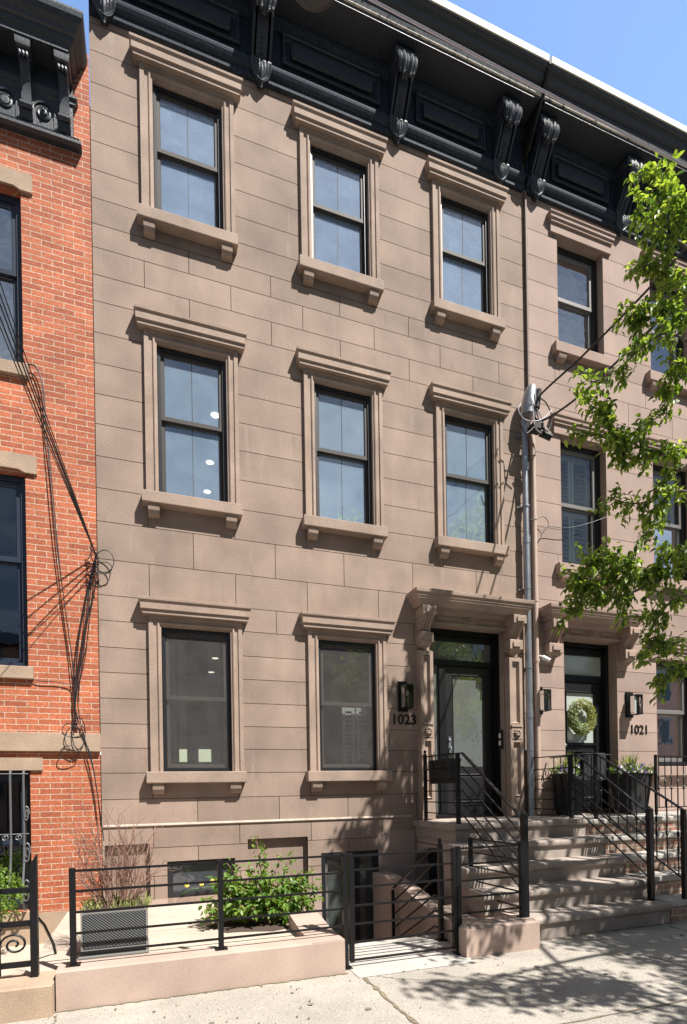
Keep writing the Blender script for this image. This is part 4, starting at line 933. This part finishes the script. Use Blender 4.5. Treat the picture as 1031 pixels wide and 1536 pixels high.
# ================================================================== CABLES
def cable(label, pts, r=.006, m=CABLE, group=None, name='cable', n=6):
    return tag(MB().tube(pts, r, n).build(name, m, None, True), label, 'cable', group)
def spline(P, n=10):
    P = [Vector(p) for p in P]; out = []
    for i in range(len(P) - 1):
        a, b, c, d = P[max(i - 1, 0)], P[i], P[i + 1], P[min(i + 2, len(P) - 1)]
        for k in range(n):
            t = k / n; out.append(.5 * ((2 * b) + (c - a) * t + (2 * a - 5 * b + 4 * c - d) * t * t + (3 * b - a - 3 * c + d) * t ** 3))
    out.append(P[-1]); return out
A = (-.56, -.07, 4.05)
st = [((-20, 385), 'upper'), ((-14, 418), ''), ((-8, 455), ''), ((-4, 480), ''), ((-25, 350), '')]
for i, ((u, v), _) in enumerate(st):
    e = ray_at(u, v, -1.6 - .1 * i)
    far = Vector(A) + (e - Vector(A)) * 2.2; far.z += .3
    cable(['second of five black cables sweeping in from the upper left to the brick corner', 'third of five black cables sweeping in from the upper left, middle one', 'fourth of five black cables sweeping in from the upper left, thick', 'lowest of five black cables sweeping in from the upper left, thin', 'topmost of five black cables sweeping in from the upper left, thin'][i], spline([(A[0] + .01 * i, A[1] - .01 * i, A[2] - .03 * i), e, far], 14), .0065 if i < 3 else .0045, group='cables slung across the brick house')
def wallrun(px, y, r, label, grp='cables running down the brick wall', m=CABLE):
    return cable(label, spline([ray_at(u, v, y) for u, v in px], 8), r, m, grp)
lab = 'thin black cables hanging down the right edge of the brick wall'
wallrun([(145, 830), (138, 870), (132, 920), (124, 975), (116, 1030), (113, 1075), (122, 1105), (135, 1130), (146, 1190), (152, 1245)], -.05, .006, 'longest of the five cables down the brick edge, ending among the bare twigs')
wallrun([(147, 835), (143, 880), (134, 930), (128, 985), (117, 1040), (120, 1080), (130, 1118), (141, 1160), (149, 1210), (156, 1262)], -.065, .005, 'cable hugging the brick corner, swinging out beside the low belt course')
wallrun([(144, 828), (133, 890), (128, 940), (119, 1000), (113, 1060), (111, 1100)], -.06, .0045, 'thin cable in the bundle leaning left above the belt course')
wallrun([(146, 832), (148, 862), (137, 905), (131, 960), (121, 1012), (117, 1060)], -.07, .004, 'thinnest cable of the bundle, bowing to the right near the brick corner')
wallrun([(144, 838), (137, 862), (128, 905), (118, 960), (114, 1010), (112, 1055), (118, 1085)], -.055, .008, 'thickest cable of the bundle down the brick edge, bowing left')
wallrun([(43, 547), (52, 549), (60, 563), (66, 590), (70, 650), (76, 700), (82, 770), (90, 850), (100, 930), (110, 1000), (114, 1050)], -.04, .005, 'thin cable looping out at the upper window sill and down the brick wall', None)
wallrun([(43, 546), (56, 552), (64, 585), (69, 640), (73, 690), (83, 800), (96, 900), (107, 980), (112, 1040)], -.06, .005, 'second thin cable hanging beside the one from the upper window sill', None)
wallrun([(48, 1018), (62, 1022), (85, 1023), (105, 1028), (112, 1040)], -.03, .005, 'short cable stapled from the middle window sill to the bundle', None)
for i, (cx, cz, r1, r2) in enumerate(((157, 842, 14, 17), (155, 852, 13, 9), (112, 1108, 15, 18), (118, 1100, 10, 24), (104, 1130, 14, 11), (110, 1095, 17, 11))):
    pts = [ray_at(cx + r1 * math.cos(k * .35 + i), cz + r2 * math.sin(k * .35 + i), -.06 - .012 * math.sin(k * .5)) for k in range(19)]
    cable('coil of slack black cable sticking out at the corner between brick and brownstone' if i < 2 else 'coil of slack black cable hanging over the stone belt course of the brick house', pts, .0045, CABLE, 'upper slack cable coils' if i < 2 else 'lower slack cable coils', 'cable_coil')
s = MB()
for k in range(14):
    a = ray_at(141 + random.uniform(-4, 6), 820 + k * 4.2, -.06); s.tube([a + Vector((random.uniform(-.03, .03), -.01, .03)), a + Vector((random.uniform(-.02, .02), -.035, 0)), a + Vector((random.uniform(-.03, .03), -.01, -.05))], .006, 5)
tag(s.build('cable_clamp', CABLE), 'tangled knot of cable ends and clamps at the edge of the brick wall', 'cable clamp')
# right service drop
G1 = cable('upper black service cable from the weatherhead into the tree', spline([(5.07, -.22, 6.72), ray_at(815, 588, -.35), ray_at(880, 528, -1.0), ray_at(990, 415, -2.0), ray_at(1150, 230, -3.4)], 12), .014)
G2 = cable('lower black service cable from the weatherhead into the tree', spline([(5.0, -.24, 6.5), ray_at(820, 628, -.35), ray_at(880, 585, -.9), ray_at(1000, 470, -2.0), ray_at(1150, 320, -3.3)], 12), .014)
for i, P in enumerate(([(795, 600), (803, 610), (812, 625), (818, 645), (815, 655)], [(801, 590), (806, 620), (812, 640), (820, 648), (826, 640), (828, 625), (820, 605), (808, 595)], [(782, 605), (778, 615), (786, 628), (800, 632), (815, 628), (828, 615)], [(813, 640), (822, 648), (824, 655), (815, 655), (810, 646)], [(796, 592), (800, 615), (803, 640), (812, 650)], [(802, 640), (790, 650), (783, 640), (780, 630)])):
    cable('grey and black service wires looping round the weatherhead', spline([ray_at(u, v, -.26 - .02 * i) for u, v in P], 8), .008, CABLEG if i % 2 == 0 else CABLE, 'wires looping at the weatherhead', 'service_wire')
cable('thin black wire from the conduit to the shuttered window', spline([ray_at(u, v, -.08) for u, v in ((788, 775), (800, 780), (815, 775), (823, 785), (815, 800), (822, 790), (850, 792), (880, 786), (912, 775))], 8), .0045)
cable('long pale overhead wire crossing in front of the cornice', catenary(ray_at(380, -95, -4.0), ray_at(1200, 338, -4.0), .005), .0062, mat('pale_wire', (.62, .58, .64), .5))
cable('thin dark overhead wire along the top of the cornice', catenary(ray_at(500, -74, -4.1), ray_at(1200, 301, -4.1), .004), .0028, CABLE)
# street lamp head peeking in at the top
SL = thing('street_lamp', (.72, -4.2, 4.8), 'round grey lamp head hanging at the top edge above the cornice', 'street lamp')
MB().lathe((.70, -4.2, 4.915), [(.07, -.025), (.09, -.03), (.10, -.015), (.118, -.01), (.122, 0), (.115, .03), (.08, .08), (.04, .11), (.02, .14)], 32).build('lamp_head', mat('grey_lamp_paint', (.03, .03, .032), .5), SL, True)
MB().tube([(.70, -4.2, 5.04), (.70, -4.3, 5.2), (.68, -5.2, 5.4), (.66, -7.5, 5.5), (.66, -8.6, 5.45), (.66, -8.7, 5.2), (.66, -8.7, -.13)], .03, 10).build('lamp_arm', mat('grey_arm_paint', (.10, .10, .10), .5), SL, True)

# ================================================================== PLANTS
def leaf(mb, p, d, n, L, Wd, t=None):
    """pointed folded leaf: base p, direction d, normal n"""
    d = d.normalized(); s_ = d.cross(n)
    if s_.length < 1e-3: s_ = d.cross(Vector((.3, .5, .8)))
    s_.normalize(); n = s_.cross(d).normalized(); t = random.random() if t is None else t
    a = p; tip = p + d * L - n * L * .18; m1 = p + d * L * .42 + n * (-.02 * L); w = Wd / 2
    l1 = p + d * L * .25 + s_ * w * .8 + n * w * .35; l2 = p + d * L * .62 + s_ * w * .85 + n * (w * .35 - .05 * L)
    r1 = p + d * L * .25 - s_ * w * .8 + n * w * .35; r2 = p + d * L * .62 - s_ * w * .85 + n * (w * .35 - .05 * L)
    mb.add([a, l1, l2, tip, r2, r1, m1], [(0, 1, 2, 6), (6, 2, 3), (0, 6, 4, 5), (6, 3, 4)], t)
def rv(): 
    while True:
        v = Vector((random.uniform(-1, 1), random.uniform(-1, 1), random.uniform(-1, 1)))
        if .05 < v.length < 1: return v.normalized()
TREE = thing('street_tree', (6.3, -4.5, 0), 'leafy street tree whose bright green branches reach in from the right edge', 'tree')
tk = MB().tube(spline([(6.3, -4.5, 0), (6.32, -4.68, 1.2), (6.25, -4.65, 2.4), (6.3, -4.6, 4), (6.2, -4.6, 6), (6.2, -4.5, 8)], 5), [.15 - .13 * i / 25 for i in range(26)], 12).build('trunk', BARK, TREE, True)
limbs = MB(); crown = MB(); crownD = MB()
def twig_leaves(mb, pts, dens, spread, L0=.070, back=None):
    for i in range(len(pts) - 1):
        a, b = Vector(pts[i]), Vector(pts[i + 1]); seg = (b - a).length
        for _ in range(max(1, int(seg * dens + random.random()))):
            p = a.lerp(b, random.random()) + rv() * spread * random.random() ** .7
            d = rv() * .8 + (b - a).normalized() * .4 + Vector((0, 0, -.55)); nn = rv() * .6 + Vector((0, 0, 1)) + SUN * .5
            leaf(mb, p, d, nn, L0 * random.uniform(.65, 1.2), L0 * random.uniform(.45, .62))
def sprig(p, dirn, length, dens, spread):
    P = [Vector(p)]; d = Vector(dirn).normalized()
    for _ in range(5): d = (d + rv() * .35 + Vector((0, 0, -.03))).normalized(); P.append(P[-1] + d * length / 5)
    limbs.tube(P, [.006 - .0008 * k for k in range(6)], 5); twig_leaves(crown, P, dens, spread)
def P3(u, v, y): return ray_at(u, v, y)
# branches read off the photograph: (pixel, depth) lists
BRN = [
 ([(1120, 420, -3.3), (1060, 360, -2.9), (1020, 310, -2.6), (1000, 275, -2.4), (985, 245, -2.3)], 1.25),
 ([(1090, 400, -3.0), (1030, 370, -2.6), (1000, 350, -2.5), (975, 330, -2.4), (955, 312, -2.4)], .9),
 ([(1120, 520, -3.2), (1050, 450, -2.8), (1015, 420, -2.5), (985, 405, -2.4), (960, 400, -2.4)], 1.1),
 ([(1120, 560, -3.2), (1050, 500, -2.8), (1010, 470, -2.6), (975, 462, -2.5), (940, 475, -2.4)], 1.1),
 ([(1100, 600, -3.2), (1040, 520, -2.8), (1000, 500, -2.7), (965, 520, -2.6), (925, 555, -2.5), (885, 575, -2.4)], .8),
 ([(1120, 640, -3.2), (1050, 560, -2.8), (1020, 545, -2.6), (1005, 580, -2.5), (1000, 625, -2.5)], 1.0),
 ([(1120, 720, -3.2), (1050, 690, -2.8), (1000, 680, -2.6), (955, 668, -2.5), (915, 635, -2.4), (892, 610, -2.3)], 1.35),
 ([(1000, 680, -2.6), (950, 690, -2.4), (920, 660, -2.4), (885, 650, -2.3)], .9),
 ([(1040, 690, -2.7), (1000, 720, -2.6), (975, 750, -2.5), (945, 755, -2.4), (912, 745, -2.3)], .95),
 ([(1120, 780, -3.2), (1040, 740, -2.8), (1005, 740, -2.6), (985, 775, -2.5), (965, 810, -2.5)], .9),
 ([(1120, 900, -3.2), (1050, 860, -2.8), (1000, 862, -2.6), (955, 868, -2.5), (905, 872, -2.4), (870, 870, -2.3)], 1.5),
 ([(1000, 862, -2.6), (950, 850, -2.5), (915, 838, -2.4), (885, 845, -2.3)], 1.2),
 ([(990, 870, -2.6), (945, 890, -2.5), (905, 900, -2.4), (868, 905, -2.3)], 1.1),
 ([(1060, 850, -2.9), (1020, 825, -2.7), (1000, 840, -2.6), (985, 850, -2.5)], .9),
 ([(1120, 960, -3.2), (1050, 900, -2.9), (1010, 900, -2.7), (985, 930, -2.6), (965, 925, -2.5)], 1.0),
 ([(1110, 1000, -3.2), (1050, 960, -2.9), (1010, 965, -2.7), (985, 965, -2.6), (970, 970, -2.6)], 1.0),
 ([(1110, 1040, -3.2), (1050, 1000, -2.9), (1020, 1005, -2.7), (1000, 1015, -2.6)], .9),
]
for P, dn in BRN:
    pts = spline([P3(u, v, y) for u, v, y in P], 5); m_ = len(pts)
    limbs.tube(pts, [.014 * (1 - .75 * i / m_) for i in range(m_)], 6)
    inner = pts[m_ // 3:]
    twig_leaves(crown, inner, 150 * dn, .13, .072)
    for i in range(m_ // 3, m_, 2):
        for _ in range(2 if dn > 1 else 1):
            d = rv(); d.y *= .6; d = d + (pts[min(i + 1, m_ - 1)] - pts[i - 1]).normalized() * .5
            sprig(pts[i], d, random.uniform(.12, .30) * (dn ** .5), 120 * dn, .07)
# rest of the crown, beyond the picture's right edge
C0 = Vector((6.5, -4.6, 5.4))
clumps = []
while len(clumps) < 98:
    v = rv() * random.random() ** .45; c = C0 + Vector((v.x * 3.3, v.y * 2.9, v.z * 2.7))
    u, vv = proj(c)
    if u < 1130 and (c - CAM).dot(CF) > .2: continue
    if c.y > -.8 or c.z < 2.9: continue
    clumps.append(c)
clumps += [Vector((x + .68 * t, -t, z + 1.8 * t)) for x, z, t in ((2.5, .7, 2.9), (2.72, 1.45, 2.9), (2.75, .4, 3.0), (2.85, 1.9, 2.9), (2.35, 1.0, 3.0))]  # unseen leaf clumps added so their shadows fall on the wall
for _ in range(30):  # more unseen clumps, added to dapple the pavement with shade
    gx, gy, t = random.uniform(2.0, 6.2), random.uniform(-4.1, -2.7), random.uniform(1.9, 3.0)
    if gx < 3.0 and gy < -3.3 and random.random() < .5: continue
    c = Vector((gx + .68 * t, gy - t, 1.8 * t))
    if c.x > 3.6: clumps.append(c)
for c in clumps:
    r = random.uniform(.2, .46)
    for _ in range(int(190 * r * r / .16)):
        p = c + rv() * r * random.random() ** .5
        if proj(p)[0] < 1050 and (p - CAM).dot(CF) > .1: continue
        leaf(crownD, p, rv() + Vector((0, 0, -.4)), rv() * .7 + Vector((0, 0, 1)), .095 * random.uniform(.7, 1.2), .055)
for i in range(26):
    c = random.choice(clumps); h = random.uniform(2.6, 6.5); a = Vector((6.28, -4.62, h)); m_ = a.lerp(c, .5) + Vector((0, 0, .15))
    if proj(m_)[0] < 1060 and (m_ - CAM).dot(CF) > .1: continue
    limbs.tube(spline([a, m_, c], 6), [.045 - .035 * k / 13 for k in range(13)], 6)
limbs.build('branches', BARK, TREE, True)
crown.build('crown', LEAF, TREE); tag(crownD.build('crown', LEAF, TREE), None)

struct('soil_patch', MB().add([(.98 + (.52 + .05 * math.sin(5 * a)) * math.cos(a), -1.32 + (.30 + .03 * math.sin(7 * a)) * math.sin(a), .2095) for a in [k * .2618 for k in range(24)] if True], [tuple(range(24))]), SOIL)
# leafy shrub in the yard
SH = thing('shrub', (.95, -1.25, .21), 'dense leafy green shrub growing behind the front fence left of the gate', 'shrub')
st_ = MB(); lf = MB()
for i in range(105):
    a = random.uniform(0, 6.28); r = random.random() ** .5; hz = random.uniform(.04, .60) * (1 - .35 * r)
    base = Vector((1.0 + .12 * math.cos(a), -1.28 + .08 * math.sin(a), .21)); top = Vector((.96 + .56 * r * math.cos(a), -1.28 + .30 * r * math.sin(a), .24 + hz))
    pts = spline([base, base.lerp(top, .5) + Vector((0, 0, .07)), top], 5); st_.tube(pts, .004, 5); twig_leaves(lf, pts[3:], 110, .07, .070)
for (tx, ty, tz) in ((.93, -1.15, 1.02), (1.0, -1.2, .93), (1.28, -1.25, .86), (.62, -1.3, .80), (1.45, -1.3, .66), (.5, -1.35, .62), (1.15, -1.2, .82), (.45, -1.5, .42), (1.5, -1.4, .5)):
    base = Vector((1.0, -1.25, .3)); top = Vector((tx, ty, tz)); pts = spline([base, base.lerp(top, .6), top], 6); st_.tube(pts, .004, 5); twig_leaves(lf, pts[4:], 85, .045, .055)
st_.build('stems', TWIG, SH); lf.build('foliage', LEAFD, SH)
# bare twiggy shrub in woven planter
PB = thing('planter', (-.29, -1.7, .21), 'low rectangular planter with dark woven panels and white edges at the left of the yard', 'planter')
x0, x1, y0, y1 = -.515, -.07, -1.90, -1.52
s = MB(); s.box(x0, x1, y0, y1, .27, .548); s.box(x0 - .03, x1 + .02, y0 - .02, y1, .21, .225)
s.box(x0 - .012, x0, y0 - .012, y1, .26, .553); s.box(x1, x1 + .012, y0 - .012, y1, .26, .553); s.box(x0, x1, y0 - .012, y0, .262, .275); s.build('box', mat('grey_white_planter', (.20, .195, .18), .7), PB)
def weave():
    m = mat('woven_charcoal', (.05, .052, .055), .7); n = m.node_tree.nodes; l = m.node_tree.links; b = n['Principled BSDF']
    geo = n.new('ShaderNodeNewGeometry'); sp = n.new('ShaderNodeSeparateXYZ'); l.new(geo.outputs[0], sp.inputs[0])
    def sn(sock, k):
        a = n.new('ShaderNodeMath'); a.operation = 'MULTIPLY'; a.inputs[1].default_value = k; l.new(sock, a.inputs[0]); c = n.new('ShaderNodeMath'); c.operation = 'SINE'; l.new(a.outputs[0], c.inputs[0]); return c.outputs[0]
    q = n.new('ShaderNodeMath'); q.operation = 'MULTIPLY'; l.new(sn(sp.outputs[0], 260), q.inputs[0]); l.new(sn(sp.outputs[2], 300), q.inputs[1])
    r = n.new('ShaderNodeMapRange'); r.inputs[1].default_value = -.6; r.inputs[2].default_value = .8; l.new(q.outputs[0], r.inputs[0])
    x = n.new('ShaderNodeMix'); x.data_type = 'RGBA'; x.inputs[6].default_value = (.022, .024, .027, 1); x.inputs[7].default_value = (.11, .115, .12, 1); l.new(r.outputs[0], x.inputs[0]); l.new(x.outputs[2], b.inputs['Base Color'])
    bp = n.new('ShaderNodeBump'); bp.inputs['Distance'].default_value = .004; l.new(q.outputs[0], bp.inputs['Height']); l.new(bp.outputs[0], b.inputs['Normal'])
    return m
WV = weave()
for z0, z1 in ((.280, .405), (.412, .540)): bx('woven_panel', WV, PB, x0 + .006, x1 - .006, y0 - .011, y0 - .001, z0, z1, b=.002)
bx('plinth_gap_shade', BLACKM, PB, x0 + .01, x1 - .01, y0 + .004, y1 - .02, .226, .262)  # black block painted in for the shade under the planter
bx('soil', SOIL, PB, x0 + .01, x1 - .01, y0 + .01, y1 - .01, .53, .556)
TS = thing('bare_shrub', (-.29, -1.7, .6), 'dry brown twiggy shrub fanning out of the woven planter', 'shrub')
tw = MB(); gr = MB()
def fork(p, d, L, r, dep):
    P = [p]; dd = d.copy()
    for k in range(5): dd = (dd + rv() * .16 + Vector((0, 0, .02))).normalized(); P.append(P[-1] + dd * L / 5)
    tw.tube(P, [r * (1 - .12 * k) for k in range(6)], 4)
    if dep:
        for k in (1, 2, 3, 4, 5):
            if random.random() < .8: fork(P[k], (dd + rv() * .55).normalized(), L * .55, r * .6, dep - 1)
for i in range(46):
    a = random.uniform(-1, 1); d = Vector((a * .58, random.uniform(-.4, .4), 1)).normalized()
    fork(Vector((-.29 + a * .12, -1.70 + random.uniform(-.08, .08), .54)), d, random.uniform(.30, .58), .0050, 2 if i % 3 == 0 else 1)
tw.build('twigs', TWIG, TS)
for i in range(190):
    p = Vector((random.uniform(x0 - .03, x1 + .03), random.uniform(y0 + .03, y1 + .03), .545)); leaf(gr, p, Vector((random.uniform(-.6, .6), random.uniform(-.5, .3), 1)), rv(), random.uniform(.04, .10), .012)
gr.build('ground_leaves', GRASSM, TS)
# boxwood behind the left fence
BW_ = thing('boxwood', (-1.45, -.75, 0), 'small leafed green bush at the left edge below the barred window', 'shrub')
lf = MB()
for i in range(1800):
    v = rv() * random.uniform(.6, 1) ; leaf(lf, Vector((-1.50 + v.x * .36, -.55 + v.y * .25, .52 + v.z * .30)), rv(), v + rv() * .4, .035, .02)
lf.build('foliage', LEAFD, BW_); MB().tube([(-1.52, -.75, -.1), (-1.52, -.75, .4)], .02).build('stem', BARK, BW_)
# wreath
WR = thing('wreath', (6.10, .14, 2.48), 'round wreath of green and yellow leaves hanging on the right door', 'wreath')
lf = MB()
for i in range(1500):
    a = random.uniform(0, 6.283); b = random.uniform(0, 6.283); r = .185 + .062 * math.cos(b) * random.uniform(.5, 1.1)
    p = Vector((6.10 + r * math.cos(a), .15 - .045 * math.sin(b), 2.48 + r * 1.05 * math.sin(a))); tng = Vector((-math.sin(a), 0, math.cos(a))); out = Vector((math.cos(a) * math.cos(b), -abs(math.sin(b)) - .2, math.sin(a) * math.cos(b)))
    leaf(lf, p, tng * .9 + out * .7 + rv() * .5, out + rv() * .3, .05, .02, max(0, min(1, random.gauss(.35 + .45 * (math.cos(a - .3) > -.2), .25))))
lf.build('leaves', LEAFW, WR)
rg = MB(); rg.tube([(6.10 + .185 * math.cos(k * .35), .17, 2.48 + .19 * math.sin(k * .35)) for k in range(19)], .018, 6, False); rg.build('ring', TWIG, WR)
# tall black planters with pansies
def tall_planter(x, y, label, lab2, w=.32, zt=1.60, n=70):
    T = thing('tall_planter', (x, y, 1.03), label, 'planter', 'tall black planters at the right door')
    s = MB().rings([[(x - w * k, y - w * k, z), (x + w * k, y - w * k, z), (x + w * k, y + w * k, z), (x - w * k, y + w * k, z)] for k, z in ((.36, 1.035), (.5, zt), (.53, zt), (.53, zt + .02), (.46, zt + .02), (.46, zt - .03))]); s.build('pot', BLACKM, T)
    F = thing('pansies', (x, y, zt), lab2, 'flowers', 'flowers in the tall planters')
    lf = MB(); gs = MB(); fw = MB(); fp = MB()
    for i in range(420): leaf(lf, Vector((x + random.uniform(-.5, .5) * w * 1.1, y + random.uniform(-.5, .5) * w * 1.1, zt + random.uniform(-.02, .12))), rv() + Vector((0, 0, .4)), rv(), .045, .026)
    for i in range(70): leaf(gs, Vector((x + random.uniform(-.06, .06), y + random.uniform(-.06, .06), zt)), Vector((random.uniform(-.7, .7), random.uniform(-.7, .7), 1.3)), rv(), random.uniform(.2, .36), .010)
    for i in range(n):
        p = Vector((x + random.uniform(-.55, .55) * w * 1.15, y - random.uniform(-.3, .6) * w, zt + random.uniform(.0, .14)))
        (fw if i % 3 else fp).lathe(p, [(.002, 0), (.016, .004), (.022, .010), (.018, .014), (.002, .006)], 5, 'y')
    lf.build('foliage', LEAFD, F); gs.build('grass_blades', GRASSM, F); fw.build('white_flowers', PETW, F); fp.build('purple_flowers', PETP, F)
tall_planter(5.50, -.22, 'tall black planter left of the right door, behind the stoop railing', 'white and purple pansies with grass blades, left of the right door')
tall_planter(6.55, -.30, 'tall black planter right of the right door, beside the brick stoop', 'large mound of white and purple pansies right of the right door', .40, 1.60, 80)
CL = thing('draped_mat', (5.6, -.62, 1.85), 'dark charcoal mat draped over the railing in front of the right door', 'mat')
s = MB(); q = []
for i in range(13):
    x = 5.40 + .40 * i / 12; wv = .008 * math.sin(i * 1.3)
    q.append([(x, -.60 + wv, 1.52), (x, -.605 + wv, 1.70), (x, -.60, 1.87), (x, -.58, 1.885), (x, -.56, 1.87), (x, -.555 - wv, 1.60)])
s.rings(q, False, False, closed=False); s.build('cloth', mat('charcoal_mat', (.018, .018, .022), .95, bump=.5, bscale=200), CL)
MB().tube([(5.34, -.58, 1.862), (5.9, -.58, 1.862)], .009, 6).build('hanging_rod', BLACK, CL)
# little yellow flowers in the basement window box
YF = thing('window_flowers', (.5, -.02, .35), 'few small yellow flowers in front of the low basement window', 'flowers')
for x, z in ((.34, .40), (.50, .405), (.62, .43), (.8, .43)):
    MB().lathe((x, -.03, z), [(.004, -.01), (.022, .0), (.026, .012), (.012, .02), (.004, .016)], 9, 'y').build('bloom', PETY, YF)
MB().tube([(.28, -.02, .30), (.4, -.025, .35), (.55, -.02, .36), (.7, -.025, .37), (.82, -.02, .36)], .006, 5).build('stems', LEAFD, YF)

# ================================================================== ACROSS THE STREET (seen in the glass)
def far_house(x0, x1, h, m, label, yy=-21):
    T = thing('townhouse', ((x0 + x1) / 2, yy, 0), label, 'house', 'houses across the street')
    bx('wall', m, T, x0, x1, yy - 6, yy, -.13, h)
    MB().box(x0, x1, yy, yy + .4, h - .5, h).build('cornice', BLACKP, T)
    n = 3
    for i in range(n):
        for k in range(3):
            x = x0 + (x1 - x0) * (i + .5) / n; z = 1.3 + k * 2.9
            w = bx('window', FRAME, T, x - .5, x + .5, yy, yy + .03, z, z + 1.7); bx('pane', BLACKM, w, x - .42, x + .42, yy + .03, yy + .035, z + .08, z + 1.62)
cols_ = [mat('far_brick', (.25, .12, .08), .9, var=.1), mat('far_stucco', (.4, .36, .3), .9, var=.1), mat('far_brownstone', (.22, .15, .11), .9, var=.1)]
names = ['brick', 'pale stucco', 'brown stone']
hs = [8.6, 9.4, 8.9, 9.2, 8.5, 9.0, 9.3, 8.8, 9.1]
for i in range(9): far_house(-10 + i * 6.6, -10 + i * 6.6 + 6.58, hs[i], cols_[i % 3], ('%s house across the street seen only in reflections, number %s from the left' % (names[i % 3], ['one', 'two', 'three', 'four', 'five', 'six', 'seven', 'eight', 'nine'][i])))
